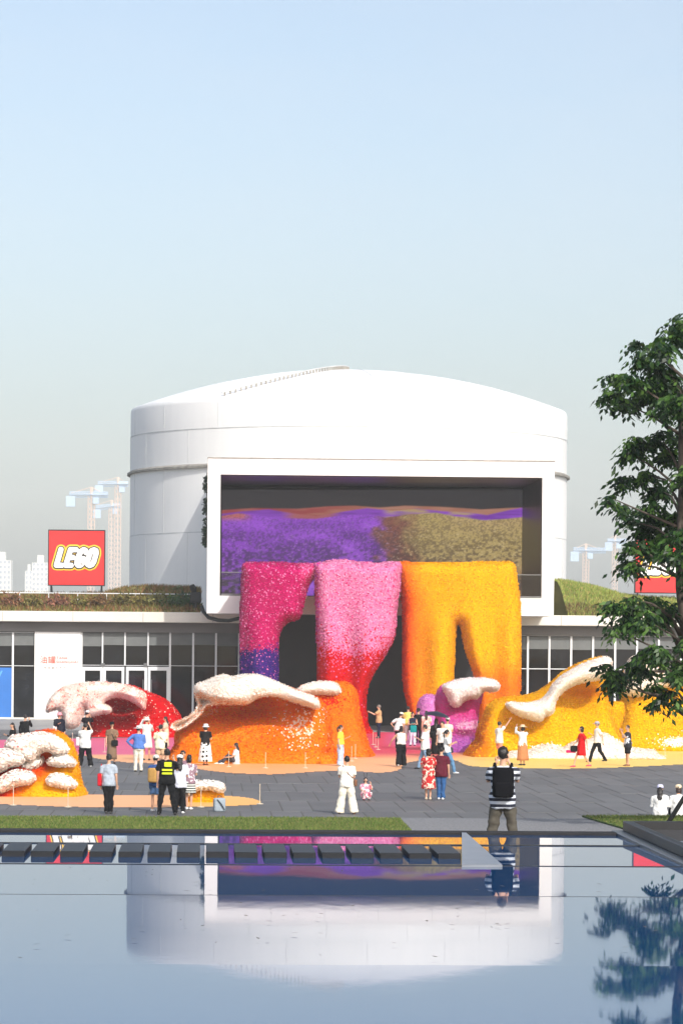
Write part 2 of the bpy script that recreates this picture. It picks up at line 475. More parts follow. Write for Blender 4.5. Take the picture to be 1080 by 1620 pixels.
# ================================================================== STORAGE TANK
def white_mat(name, c, streak=0.05):
    m = bpy.data.materials.new(name); m.use_nodes = True
    nt = m.node_tree; b = nt.nodes['Principled BSDF']; b.inputs['Roughness'].default_value = 0.55
    tc = nt.nodes.new('ShaderNodeTexCoord'); mp = nt.nodes.new('ShaderNodeMapping'); mp.inputs['Scale'].default_value = (1.6, 1.6, 0.09)
    n = nt.nodes.new('ShaderNodeTexNoise'); n.inputs['Scale'].default_value = 1.5; n.inputs['Detail'].default_value = 8
    nt.links.new(tc.outputs['Object'], mp.inputs[0]); nt.links.new(mp.outputs[0], n.inputs['Vector'])
    r = nt.nodes.new('ShaderNodeMapRange'); r.inputs[1].default_value = .35; r.inputs[2].default_value = .7; r.inputs[3].default_value = 1; r.inputs[4].default_value = 1 - streak
    nt.links.new(n.outputs['Fac'], r.inputs[0])
    n2 = nt.nodes.new('ShaderNodeTexNoise'); n2.inputs['Scale'].default_value = 0.25; n2.inputs['Detail'].default_value = 5
    nt.links.new(tc.outputs['Object'], n2.inputs['Vector'])
    r2 = nt.nodes.new('ShaderNodeMapRange'); r2.inputs[1].default_value = .35; r2.inputs[2].default_value = .7; r2.inputs[3].default_value = 1 - streak; r2.inputs[4].default_value = 1
    nt.links.new(n2.outputs['Fac'], r2.inputs[0])
    mu = nt.nodes.new('ShaderNodeMath'); mu.operation = 'MULTIPLY'; nt.links.new(r.outputs[0], mu.inputs[0]); nt.links.new(r2.outputs[0], mu.inputs[1])
    s = nt.nodes.new('ShaderNodeVectorMath'); s.operation = 'SCALE'; s.inputs[0].default_value = c
    nt.links.new(mu.outputs[0], s.inputs['Scale']); nt.links.new(s.outputs[0], b.inputs['Base Color'])
    return m
m_tank = white_mat('tank_white_paint', (0.84, 0.84, 0.83), 0.035)
m_white = white_mat('white_render', (0.82, 0.82, 0.815), 0.03)
m_seam = mat('tank_seam', (196, 198, 198), 0.6, 0.2, 1)
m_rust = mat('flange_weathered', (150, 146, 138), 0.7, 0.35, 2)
TD = 225.0
tc_ = at(549, 1020, TD); RT = 344 / F_PX * TD
tank = thing('storage_tank', 'huge white cylindrical tank with shallow domed roof behind the gallery', 'tank', (tc_.x, TD, 0), PSI)
ZS, ZF, ZP, ZA = 21.5, 16.9, 19.4, 24.35
NT = 160
MB().lathe([(RT, 0), (RT, ZF - .12)], n=NT, close=False).build('drum_lower', m_tank, tank, True)
MB().lathe([(RT, ZF + .12), (RT, ZP), (RT, ZS - .35), (RT - .05, ZS - .12), (RT - .25, ZS)], n=NT, close=False).build('drum_upper', m_tank, tank, True)
prof = [((RT - .27) * k / 24, ZA - (ZA - ZS) * (k / 24) ** 2) for k in range(24, -1, -1)]
prof[-1] = (0.02, ZA)
MB().lathe(prof, n=NT, close=False).build('dome_roof', m_tank, tank, True)
MB().lathe([(RT - .05, ZF - .14), (RT + .22, ZF - .14), (RT + .22, ZF + .0), (RT - .05, ZF + .16)], n=NT).build('flange', m_rust, tank)
MB().lathe([(RT - .04, ZP - .03), (RT + .02, ZP - .03), (RT + .02, ZP + .03), (RT - .04, ZP + .03)], n=NT).build('weld_seam', m_seam, tank)
MB().lathe([(RT - .04, 12.4), (RT + .015, 12.4), (RT + .015, 12.45), (RT - .04, 12.45)], n=NT).build('weld_seam', m_seam, tank)
for k in range(36):
    an = 2 * math.pi * (k + .3) / 36; c_, s_ = math.cos(an), math.sin(an)
    if s_ > .2: continue
    zz = ((0.2, 4.6), (4.6, 8.6), (8.6, 12.4), (12.45, 16.7), (17.1, 19.3), (19.5, 21.1))
    for j, (z0, z1) in enumerate(zz):
        if (k + j) % 2: continue
        MB().tube([((RT + .003) * c_, (RT + .003) * s_, z0), ((RT + .003) * c_, (RT + .003) * s_, z1)], .014, 4).build('plate_seam', m_seam, tank)
# rib lines on the dome and a stepped catwalk
def dome_pt(rr, an, up=0.0):
    r = rr * (RT - .27)
    return Vector((r * math.cos(an), r * math.sin(an), ZA - (ZA - ZS) * rr * rr + up))
for k in range(12):
    an = 2 * math.pi * k / 12 + .12
    MB().tube([dome_pt(t / 10, an, 0.0) for t in range(2, 11)], 0.035, 4).build('roof_rib', m_seam, tank)
a0 = math.atan2(-math.sqrt(1 - .6 ** 2), -.6)
def catpath(t):     # from the rim at lower left up to the crown
    an = a0 + t * 0.55; return 0.995 - 0.93 * t, an
cw = bpy.data.objects.new('catwalk', MB().tube([dome_pt(*catpath(t / 20), 0.25) for t in range(21)], 0.05, 5).mesh('catwalk', m_seam)); link(cw, tank)
for k in range(40):
    rr, an = catpath((k + .5) / 40); p = dome_pt(rr, an)
    MB().box(p.x - .06, p.x + .06, p.y - .06, p.y + .06, p.z - .05, p.z + .22).build('tread', m_rust, cw)

# ================================================================== DISPLAY BOX IN FRONT OF THE TANK
m_dark = mat('dark_lining', (34, 31, 34), 0.35, 0.15, 0.6)
m_black = mat('black_panel', (44, 43, 45), 0.75, 0.08, 0.5)
m_steel = mat('grey_steel', (120, 122, 124), 0.4, 0.1, 4, metal=0.7)
box = site(thing('display_box', 'white boxy frame projecting from the tank round a giant screen', 'display box'))
box.location = ORG; box.rotation_euler = (0, 0, PSI)
X0, ZT0 = loc(329, 725, 0); X1, _ = loc(877, 733, 0); _, ZB0 = loc(600, 972.5, 0)
XI0, ZTI = loc(349, 750.5, 0); XI1, _ = loc(857.5, 756, 0); _, ZBI = loc(600, 944.5, 0)
BD = 34.0
s = MB()
s.box(X0, XI0, 0, BD, ZB0, ZT0); s.box(XI1, X1, 0, BD, ZB0, ZT0)
s.box(XI0, XI1, 0, BD, ZTI, ZT0); s.box(XI0, XI1, 0, BD, ZB0, ZBI)
s.build('shell', m_white, box)
MB().box(X0 - .02, X1 + .02, -.03, BD, ZT0 + .003, ZT0 + .06).build('shadow_gap_strip', m_rust, box)  # dark strip added to draw the thin shadow line along the box top
# vertical joints of the cladding
for k in range(1, 6):
    x = XI0 + (XI1 - XI0) * k / 6
    MB().box(x - .012, x + .012, -0.004, 0.02, ZTI + .02, ZT0 - .02).build('cladding_joint', m_seam, box)
SD = 11.0
MB().box(XI0 + .003, XI0 + .05, 0.25, SD, ZBI + .003, ZTI - .003).build('side_lining', m_dark, box)
MB().box(XI1 - .05, XI1 - .003, 0.25, SD, ZBI + .003, ZTI - .003).build('side_lining', m_dark, box)
MB().box(XI0 + .05, XI1 - .05, 0.25, SD, ZTI - .06, ZTI - .003).build('ceiling_lining', mat('ceiling_gloss', (52, 46, 52), 0.28, 0.1, .5), box)
MB().box(XI0 + .05, XI1 - .05, 0.25, SD, ZBI + .003, ZBI + .05).build('deck', m_dark, box)
MB().box(XI0 + .003, XI1 - .003, SD, SD + .3, ZBI, ZTI).build('back_panel', m_black, box)
# sill rail with glass
m_glass = bpy.data.materials.new('rail_glass'); m_glass.use_nodes = True
nt = m_glass.node_tree; nt.nodes.clear()
out = nt.nodes.new('ShaderNodeOutputMaterial'); mixn = nt.nodes.new('ShaderNodeMixShader'); tr = nt.nodes.new('ShaderNodeBsdfTransparent'); gl = nt.nodes.new('ShaderNodeBsdfGlossy')
tr.inputs[0].default_value = (.72, .74, .76, 1); gl.inputs['Roughness'].default_value = .05; mixn.inputs[0].default_value = .025
nt.links.new(tr.outputs[0], mixn.inputs[1]); nt.links.new(gl.outputs[0], mixn.inputs[2]); nt.links.new(mixn.outputs[0], out.inputs[0])
_, ZR = loc(600, 908, 0)
for ua, ub in ((350, 386), (815, 856)):
    xa, _ = loc(ua, 920, 0); xb, _ = loc(ub, 920, 0)
    pn = MB().box(xa, xb, .10, .125, ZBI + .12, ZR).build('glass_rail', m_glass, box)
    MB().box(xa, xb, .085, .14, ZR, ZR + .05).build('handrail', m_steel, pn)
    MB().box(xa, xb, .04, .2, ZBI + .002, ZBI + .12).build('rail_shoe', m_steel, pn)
# the LED picture: flower fields, painted as flat colours of the picture itself
uu = np.arange(351, 850, 1.25); vv = np.arange(775, 948, 1.25)
UU, VV = np.meshgrid(uu, vv)
def hashn(ix, iy, s=0):
    h = np.sin(ix * 127.1 + iy * 311.7 + s * 74.7) * 43758.5453; return h - np.floor(h)
def vnoise(x, y, s=0):
    ix, iy = np.floor(x), np.floor(y); fx, fy = x - ix, y - iy
    fx = fx * fx * (3 - 2 * fx); fy = fy * fy * (3 - 2 * fy)
    return (hashn(ix, iy, s) * (1 - fx) + hashn(ix + 1, iy, s) * fx) * (1 - fy) + (hashn(ix, iy + 1, s) * (1 - fx) + hashn(ix + 1, iy + 1, s) * fx) * fy
sstep_ = lambda a, b, x: (lambda t: t * t * (3 - 2 * t))(np.clip((x - a) / (b - a), 0, 1))
gray = nlin((50, 47, 50)); red = nlin((146, 60, 62)); pur = nlin((112, 50, 156)); vio = nlin((140, 70, 190)); tan = nlin((172, 146, 104)); olive = nlin((158, 138, 86)); brown = nlin((118, 72, 62)); dkp = nlin((58, 36, 72)); dkb = nlin((70, 48, 42)); rust = nlin((164, 92, 64))
ip = lambda pts: np.interp(UU, [p[0] for p in pts], [p[1] for p in pts])
rA = ip([(351, 807), (400, 804), (470, 805), (520, 801), (560, 800), (600, 803), (640, 800), (700, 802), (760, 806), (800, 804), (850, 802)])
rB = ip([(351, 813), (385, 809), (425, 806), (455, 811), (500, 817), (540, 810), (580, 804), (620, 808), (660, 805), (700, 809), (740, 811), (770, 815), (805, 807), (850, 799)])
rC = ip([(351, 816), (378, 812), (410, 816), (450, 820), (500, 821), (545, 815), (585, 813), (610, 819), (650, 813), (690, 811), (725, 818), (765, 823), (800, 821), (850, 815)])
pic = np.broadcast_to(gray, UU.shape + (3,)).copy()
soft = lambda r, w=1.6: np.clip((VV - r) / w + .5, 0, 1)
farc = mixc(red, nlin((158, 104, 84)), sstep_(480, 620, UU)); farc = mixc(farc, nlin((176, 130, 110)), (vnoise(UU / 28, VV / 3, 2) - .3) * .9)
pic = mixc(pic, farc, soft(rA))
midc = mixc(pur, vio, np.clip(vnoise(UU / 22, VV / 2.2, 3) * 1.4 - .3, 0, 1)); tanm = sstep_(600, 622, UU) * sstep_(756, 735, UU)
midc = mixc(midc, tan, tanm * np.clip(vnoise(UU / 18, VV / 3, 12) * 2 - .3, 0, 1)); midc = mixc(midc, rust, sstep_(440, 470, UU) * sstep_(545, 515, UU) * .85)
pic = mixc(pic, midc, soft(rB))
depth = np.clip((VV - 814) / 115, 0, 1)
def clump(k, s): return vnoise(UU / k, VV / (k * .62), s)
sp = clump(2.0, 4) * (1 - depth) + clump(5.2, 5) * depth; sp2 = clump(1.6, 14) * .5 + clump(3.4, 15) * .5
fold = vnoise(UU / 46, VV / 16, 16)
sl = UU + (vnoise(UU / 16, VV / 9, 9) - .5) * 30 - (VV - 860) * .12
near = mixc(pur, vio, np.clip(fold * 1.5 - .4, 0, 1)); near = mixc(near, brown, sstep_(588, 606, sl)); near = mixc(near, olive, sstep_(628, 676, sl)); near = mixc(near, tan, sstep_(690, 760, sl) * np.clip((850 - VV) / 40, 0, 1) * .7)
near = mixc(near, rust, sstep_(405, 380, UU) * np.clip((826 - VV) / 8, 0, 1) * .9)
near = mixc(near, brown, np.clip((VV - 878) / 45, 0, 1) * sstep_(640, 700, sl) * .75)
dark = mixc(dkp, dkb, sstep_(590, 630, sl))
near = mixc(near * 1.25, dark, np.clip((sp - .38) * 3.6 + (.5 - fold) * 1.0, 0, 1) * (.4 + .6 * depth))
lite = mixc(nlin((186, 132, 218)), nlin((214, 194, 148)), sstep_(590, 640, sl))
near = mixc(near, lite, np.clip((sp2 - .66) * 6, 0, 1) * (.3 + .35 * depth))
pic = mixc(pic, near, soft(rC))
pic[UU > 846] = nlin((30, 28, 30)); 
pos = np.array([(lambda q: (q[0], SD - .06, q[1]))(loc(a, b, SD)) for a, b in zip(UU.ravel(), VV.ravel())])
pos[:, 0] = np.clip(pos[:, 0], XI0 + .06, XI1 - .06); pos[:, 2] = np.clip(pos[:, 2], ZBI + .06, ZTI - .07)
idx = np.arange(UU.size).reshape(UU.shape)
f = np.stack([idx[1:, :-1], idx[1:, 1:], idx[:-1, 1:], idx[:-1, :-1]], -1).reshape(-1, 4)
o = place('screen', np_mesh('screen', pos, f, attr_mat('led_picture', 0.5, emit=0.68), pic.reshape(-1, 3)), box)
o['label'] = 'glowing screen picture of purple and tan flower fields'
# creeper on the left flank of the box
m_leaf = attr_mat('leaf_green', 0.6)
def leaf_cloud(name, centers, radii, n, size, pal, parent=None, m=None, flat=0.5):
    """n leaf quads (pointed) scattered in ellipsoids"""
    C = np.array(centers, float); Rr = np.array(radii, float)
    w = Rr.prod(1) ** .6; w /= w.sum()
    ci = RNG.choice(len(C), n, p=w)
    p = RNG.normal(size=(n, 3)); p /= np.linalg.norm(p, axis=1, keepdims=True); p *= RNG.uniform(0.1, 1, (n, 1)) ** .5
    pos = C[ci] + p * Rr[ci]
    d = RNG.normal(size=(n, 3)); d[:, 2] -= flat; d /= np.linalg.norm(d, axis=1, keepdims=True)
    q = RNG.normal(size=(n, 3)); q -= d * (q * d).sum(1, keepdims=True); q /= np.linalg.norm(q, axis=1, keepdims=True)
    s = size * RNG.uniform(.6, 1.3, (n, 1))
    v = np.stack([pos, pos + d * s * .45 + q * s * .24, pos + d * s, pos + d * s * .45 - q * s * .24], 1)
    f = np.arange(n * 4).reshape(n, 4)
    pal = nlin(pal); c = pal[RNG.integers(0, len(pal), n)] * RNG.uniform(.7, 1.25, (n, 1))
    return place(name, np_mesh(name, v.reshape(-1, 3), f, m or m_leaf, np.repeat(c, 4, 0)), parent)
ivy = thing('climbing_plant', 'dark green creeper hanging down the left flank of the white box', 'climbing plant', ORG, PSI)
cs = []; rs = []
for v, r in ((756, .12), (765, .3), (772, .22), (792, .2), (802, .3), (808, .25), (822, .16), (833, .3), (842, .3), (850, .3), (858, .28)):
    _, z = loc(325, v, 2.0); cs.append((X0 - .12, 2.0, z)); rs.append((r * .55, .5, r * 1.1))
leaf_cloud('foliage', cs, rs, 900, .16, [(38, 62, 36), (52, 82, 44), (30, 48, 32)], ivy)
MB().tube([(X0 - .04, 2.0, cs[0][2] + .3)] + [(X0 - .05, 2.0, c[2]) for c in cs], .025, 5).build('stem', mat('stem_brown', (72, 62, 48), .9), ivy)

# ================================================================== GALLERY BUILDING LEFT AND RIGHT OF THE BOX
FY = 7.0                        # facade plane (site depth)
ZPL = loc(150, 1138.5, FY)[1]   # the entrance stands a little above the square, up a gentle ramp
rp = MB().add([(-40, -3, -.02), (40, -3, -.02), (40, FY - .6, ZPL), (-40, FY - .6, ZPL), (40, FY + 16, ZPL), (-40, FY + 16, ZPL)], [(0, 1, 2, 3), (3, 2, 4, 5)]).build('entrance_ramp', mat('ramp_paving', (150, 149, 148), .7, .12, .7)); site(rp); tag(rp, kind='structure')
bld = thing('gallery_building', 'low white gallery with glazed front and planted roof behind the flower waves', 'building', ORG, PSI)
m_slab = mat('roof_slab_concrete', (222, 218, 208), 0.75, 0.10, 0.6)
m_fascia = mat('recessed_band', (112, 110, 110), 0.7, 0.1, 0.5)
m_frame = mat('window_frame_white', (226, 228, 230), 0.45)
def glass_pane_mat(name, c):
    m = bpy.data.materials.new(name); m.use_nodes = True
    nt = m.node_tree; b = nt.nodes['Principled BSDF']
    oi = nt.nodes.new('ShaderNodeObjectInfo'); tc = nt.nodes.new('ShaderNodeTexCoord')
    n = nt.nodes.new('ShaderNodeTexNoise'); n.inputs['Scale'].default_value = .8; n.inputs['Detail'].default_value = 4
    va = nt.nodes.new('ShaderNodeVectorMath'); va.operation = 'ADD'
    nt.links.new(tc.outputs['Object'], va.inputs[0]); nt.links.new(oi.outputs['Random'], va.inputs[1]); nt.links.new(va.outputs[0], n.inputs['Vector'])
    r = nt.nodes.new('ShaderNodeMapRange'); r.inputs[1].default_value = .35; r.inputs[2].default_value = .7; r.inputs[3].default_value = .4; r.inputs[4].default_value = 1.7
    nt.links.new(n.outputs['Fac'], r.inputs[0])
    s = nt.nodes.new('ShaderNodeVectorMath'); s.operation = 'SCALE'; s.inputs[0].default_value = lin(c)
    nt.links.new(r.outputs[0], s.inputs['Scale']); nt.links.new(s.outputs[0], b.inputs['Base Color'])
    b.inputs['Roughness'].default_value = .06
    return m
m_pane = glass_pane_mat('dark_glass', (20, 23, 29))
m_blind = mat('roller_blind', (108, 111, 111), .8, .1, 2)
_, ZSL = loc(150, 967.5, FY - 1.0); _, ZSB = loc(150, 984, FY - 1.0); _, ZW1 = loc(150, 1000, FY); _, ZW0 = loc(150, 1138.5, FY)

XL, XR = loc(-60, 1000, FY)[0], loc(1180, 1000, FY)[0]
XBL, XBR = loc(322, 1000, FY)[0], loc(880, 1000, FY)[0]
MB().bbox(XL - 8, XR + 8, FY - 1.0, FY + 16, ZSB, ZSL, .03).build('roof_slab', m_slab, bld)
MB().box(XL - 8, XR + 8, FY - .15, FY + 15.5, ZW1, ZSB - .002).build('recessed_band', m_fascia, bld)
MB().box(XL - 8, XR + 8, FY + .6, FY + 15, 0.0, ZW1 - .002).build('inner_wall', mat('interior_dark', (26, 28, 32), .8, .2, .6), bld)
for k in range(-6, 7):
    x = k * 4.1 + .9
    MB().box(x - .012, x + .012, FY - 1.004, FY - .99, ZSB + .04, ZSL - .04).build('slab_joint', m_fascia, bld)
# white panel with lettering
xa, xb = loc(55, 1060, FY)[0], loc(127.5, 1060, FY)[0]
MB().box(xa, xb, FY - .10, FY + .55, 0, ZW1 - .004).build('white_panel', m_white, bld)
MB().box(XL - 8, XR + 8, FY - .12, FY + .5, 0, ZPL + .10).build('plinth', m_slab, bld)
def text_mesh(body, size, m, name, align='LEFT', space=1.0, depth=.01):
    c = bpy.data.curves.new(name, 'FONT'); c.body = body; c.size = size; c.extrude = depth; c.align_x = align; c.space_character = space
    o = bpy.data.objects.new(name, c); COL.objects.link(o)
    bpy.context.view_layer.update()
    me = bpy.data.meshes.new_from_object(o.evaluated_get(bpy.context.evaluated_depsgraph_get()))
    bpy.data.objects.remove(o); me.materials.clear(); me.materials.append(m)
    return me
m_orange = mat('sign_orange', (216, 82, 54), .6); m_grey_txt = mat('sign_grey', (178, 168, 162), .6)
def put_text(body, u, v, px, m, name='lettering', space=1.0):
    x, z = loc(u, v, FY - .11); o = place(name, text_mesh(body, px / 24.0, m, name, space=space), bld)
    o.location = (x, FY - .115, z); o.rotation_euler = (R(90), 0, 0); return o
put_text('油罐', 63.2, 1048.5, 11.5, m_orange)
put_text('TANK', 89.5, 1043.0, 5.6, m_orange, space=1.15)
put_text('SHANGHAI', 89.5, 1049.2, 5.6, m_orange, space=1.12)
put_text('上海油罐艺术中心', 63.5, 1057.5, 3.6, m_grey_txt, space=2.05)
def pane(u0, u1, v0, v1, m=m_pane, name='pane', y=.12):
    a, z1 = loc(u0, v0, FY); b, z0 = loc(u1, v1, FY)
    return MB().box(a, b, FY + y, FY + y + .03, z0, z1).build(name, m, bld)
def bar(u0, u1, v0, v1, name='mullion', y0=0.0, y1=.16, m=None):
    a, z1 = loc(u0, v0, FY); b, z0 = loc(u1, v1, FY)
    return MB().bbox(a, b, FY + y0, FY + y1, max(z0, ZPL + .02), z1, .012).build(name, m or m_frame, bld)
VT, VM, VB = 1000.5, 1053.0, 1138
def bay(u0, u1, door=False, blind=True, vt=VT, vm=VM, vb=VB):
    pane(u0, u1, vt, vm)
    if blind: pane(u0, u1, vt, vt + 21 + random.uniform(-1, 1), m_blind, 'roller_blind', .08)
    if not door: pane(u0, u1, vm, vb)
# left run
edges = [-55, -17, 20.5, 54]
for a, b in zip(edges[:-1], edges[1:]): bay(a, b)
for u in edges[:-1]: bar(u - 1.0, u + 1.0, VT, VB)
edges = [129, 162.5, 198, 234.5, 269, 305.5, 341.5, 378]
for i, (a, b) in enumerate(zip(edges[:-1], edges[1:])): bay(a, b, door=i < 4)
for i, u in enumerate(edges): bar(u - 1.0, u + 1.0, VT, VB if i in (0, 4, 5, 6, 7) else VM)
bar(-55, 54, VM - .8, VM + 1.0, 'transom', .005, .15); bar(129, 380, VM - .8, VM + 1.0, 'transom', .005, .15)
bar(-55, 54, VT - 1.2, VT + .6, 'head_rail', .005, .15); bar(129, 380, VT - 1.2, VT + .6, 'head_rail', .005, .15)
# two pairs of white framed doors
for u0, u1 in ((130, 163), (163, 197), (199, 233), (233.5, 268)):
    d = pane(u0 + 4, u1 - 4, 1061, 1136, m_pane, 'door_pane', .10); dm = bld
    bar(u0 + .6, u0 + 4.2, 1055, 1138, 'door_stile', -.03, .14); bar(u1 - 4.2, u1 - .6, 1055, 1138, 'door_stile', -.03, .14)
    bar(u0 + 4.2, u1 - 4.2, 1055, 1061, 'door_rail', -.028, .138); bar(u0 + 4.2, u1 - 4.2, 1132, 1138, 'door_rail', -.028, .138)
    hx = u1 - 6.5 if u0 in (130, 199) else u0 + 6.5
    bar(hx - .5, hx + .5, 1075, 1120, 'door_handle', -.10, -.04, m_steel)
for u in (163, 230.5): bar(u - 3, u + 3, 1049, 1055, 'door_closer', -.09, -.03, m_steel)
# blue poster inside the first bay
p = pane(-16, 18.5, 1056, 1136, mat('poster_blue', (46, 112, 190), .5, .1, .5), 'poster', .05)
x, z = loc(0, 1072, FY); o = place('poster_letter', text_mesh('y', .9, mat('poster_light', (96, 166, 226), .5), 'poster_letter'), p); o.location = (loc(-6, 1072, FY)[0], FY + .045, z); o.rotation_euler = (R(90), 0, 0)
# right run (lies a little lower in the picture because of the camera's roll only)
edges = [800, 834, 868, 902.5, 937, 972, 1006.5, 1041, 1076, 1110, 1144]
vt, vm, vb = 1006.5, 1059.0, 1143
for a, b in zip(edges[:-1], edges[1:]): bay(a, b, vt=vt, vm=vm, vb=vb)
for u in edges: bar(u - 1.1, u + 1.1, vt, vb)
bar(800, 1144, vm - 1, vm + 1, 'transom', .005, .15); bar(800, 1144, vt - 1.2, vt + .6, 'head_rail', .005, .15)
pane(836, 848, 1028, 1140, mat('inner_column', (150, 148, 146), .8), 'inner_column', .19)
# dark screen wall under the box
xa, xb = loc(436, 1060, 3)[0], loc(764, 1060, 3)[0]
MB().box(xa, xb, 3.0, FY + .45, 0.0, ZB0 - .01).build('dark_wall', m_black, bld)
for k in range(1, 6):
    x = xa + (xb - xa) * k / 6
    MB().box(x - .008, x + .008, 2.994, 3.004, 0.02, ZB0 - .05).build('wall_joint', mat('joint_dark', (36, 35, 37), .8), bld)

# ================================================================== ROOF PLANTING, RAILING, SIGNS
m_hill = mat('roof_earth', (126, 122, 68), .95, .3, .8)
def hill(name, pts_uv, y0, y1):
    """earth mound: skyline given in pixels at depth y1, front foot at y0 on the slab"""
    n = len(pts_uv); vs = []; fs = []
    for j in range(6):
        t = j / 5; y = y0 + (y1 - y0) * t
        for (u, v) in pts_uv:
            x, z = loc(u, v, y1); zz = (ZSL - .01) + (z - ZSL) * math.sin(t * math.pi / 2)
            vs.append((x, y, zz))
    for j in range(5):
        for i in range(n - 1): fs.append((j * n + i, j * n + i + 1, (j + 1) * n + i + 1, (j + 1) * n + i))
    # back skirt
    b0 = len(vs)
    for (u, v) in pts_uv:
        x, z = loc(u, v, y1); vs.append((x, y1 + .3, ZSL - .01))
    for i in range(n - 1): fs.append((5 * n + i, 5 * n + i + 1, b0 + i + 1, b0 + i))
    return site(MB().add(vs, fs).build(name, m_hill, None, True)), np.array(vs[:6 * n]).reshape(6, n, 3)
h1, G1 = hill('roof_hill', [(-70, 941), (0, 940), (60, 942), (120, 942), (170, 940), (200, 932), (240, 929), (290, 931), (318, 934)], FY - .7, FY + 7)
tag(h1, kind='structure')
h2, G2 = hill('roof_hill', [(876, 918), (900, 921), (930, 927), (955, 934), (980, 942), (1010, 945), (1060, 947), (1160, 950)], FY - .7, FY + 7)
tag(h2, kind='structure')
def scatter(G, n):
    j = RNG.uniform(0, G.shape[0] - 1.001, n); i = RNG.uniform(0, G.shape[1] - 1.001, n)
    j0 = j.astype(int); i0 = i.astype(int); a = (j - j0)[:, None]; b = (i - i0)[:, None]
    return (G[j0, i0] * (1 - a) * (1 - b) + G[j0 + 1, i0] * a * (1 - b) + G[j0, i0 + 1] * (1 - a) * b + G[j0 + 1, i0 + 1] * a * b)
P = scatter(G1, 15000)
o = blades('roof_grass', P[:, 0], P[:, 1], P[:, 2], 0.10, .34, .07, [(104, 110, 48), (132, 112, 62), (142, 96, 64), (92, 100, 44), (150, 126, 80), (116, 76, 56)], m_grass, .8); site(o)
tag(o, 'tall rusty green grasses covering the left roof edge', 'grass', kind='stuff')
P = scatter(G2, 13000)
o = blades('roof_grass', P[:, 0], P[:, 1], P[:, 2], .05, .26, .07, [(134, 152, 70), (150, 160, 78), (116, 134, 60), (164, 152, 90)], m_grass, .8); site(o)
tag(o, 'short green turf covering the sloping roof mound right of the box', 'grass', kind='stuff')
k = RNG.uniform(size=3000); P = scatter(G2[:2], 1800)
o = blades('roof_weeds', P[:, 0], P[:, 1], P[:, 2], .1, .35, .06, [(120, 92, 62), (96, 84, 50)], m_grass, .8); site(o)
tag(o, 'brown dry weeds along the foot of the right roof mound', 'weeds', kind='stuff')
shr = [(18, 947, .55, (120, 84, 62)), (52, 950, .5, (104, 96, 48)), (92, 948, .55, (130, 88, 70)), (130, 951, .5, (98, 94, 46)), (158, 948, .5, (112, 84, 52)), (196, 946, .6, (98, 92, 48)), (226, 950, .5, (110, 100, 48)), (250, 943, .5, (110, 108, 62)), (272, 950, .55, (66, 96, 42)), (290, 946, .6, (50, 78, 44)), (300, 952, .5, (58, 84, 40)), (215, 936, .45, (138, 132, 84)), (284, 935, .45, (96, 104, 62))]
adj = ['russet', 'olive', 'reddish', 'dull green', 'brown', 'mossy', 'yellowish', 'pale', 'fresh green', 'dark green', 'leafy green', 'straw coloured', 'grey green']
for i, (u, v, r, c) in enumerate(shr):
    y = FY + .6 + (3.5 if v < 940 else 0); x, z = loc(u, v, y)
    z = min(z, ZSL + 1.3)
    t = thing('roof_shrub', adj[i] + ' low shrub in the roof planting along the left roof edge', 'shrub', to_world(x, y, ZSL - .02), PSI, 'shrubs on the roof edge')
    c = np.array(c); leaf_cloud('foliage', [(0, 0, z - ZSL), (.3, 0, z - ZSL - .25), (-.35, 0, z - ZSL - .2)], [(r * 1.1, r, r * .8), (r, r, r * .6), (r, r, r * .6)], 420, .2, [c, c * .8, np.minimum(c * 1.2, 255)], t)
    MB().tube([(0, 0, 0), (.04, 0, .3), (0, 0, .7)], [.05, .04, .02], 6).build('stem', mat('stem_brown'), t)
rail = thing('roof_railing', 'thin white tubular railing along the left roof edge', 'railing', ORG, PSI)
ya = FY + 2.2; xa, zr = loc(-60, 937, ya); xb, _ = loc(306, 937, ya)
MB().tube([(xa, ya, zr), (xb, ya, zr)], .035, 6).build('top_rail', m_frame, rail)
for k in range(9):
    x = xa + (xb - xa) * k / 8
    MB().tube([(x, ya, ZSL - .01), (x, ya, zr)], .025, 6).build('post', m_frame, rail)

m_sred = mat('sign_red', (222, 44, 46), .45, .06, .4); m_syel = mat('sign_yellow', (252, 206, 60), .5); m_sblk = mat('sign_black', (40, 34, 34), .5); m_swht = mat('sign_white', (250, 250, 248), .5); m_strut = mat('sign_strut', (42, 44, 50), .5)
def letter_paths():
    L = [[(0, 1), (0, 0), (.42, 0)]]
    E = [[(.46, 1), (.02, 1), (0, .5), (.0, 0), (.42, 0)], [(0, .5), (.38, .5)]]
    G = [[(.52, .82), (.42, .97), (.26, 1), (.1, .9), (.02, .65), (0, .35), (.06, .1), (.2, 0), (.38, .02), (.5, .16), (.5, .42), (.32, .42)]]
    O = [[(.26, 1), (.42, .95), (.5, .75), (.5, .25), (.42, .06), (.26, 0), (.1, .06), (.0, .25), (0, .75), (.09, .95), (.26, 1)]]
    return [(L, 0.0), (E, .74), (G, 1.52), (O, 2.36)]
def stroke(b, pts, r, y, th):
    """flat fat stroke: chain of discs and bars, thickness th in y"""
    pts = [Vector((p[0], p[1])) for p in pts]
    for p in pts:
        b.prism([(p.x + r * math.cos(a), p.y + r * math.sin(a)) for a in [2 * math.pi * k / 20 for k in range(20)]], y + random.uniform(0, .002), y + th)
    for p, q in zip(pts[:-1], pts[1:]):
        d = (q - p).normalized(); n = Vector((-d.y, d.x)) * r
        b.prism([tuple(p + n), tuple(p - n), tuple(q - n), tuple(q + n)], y + random.uniform(.002, .004), y + th)
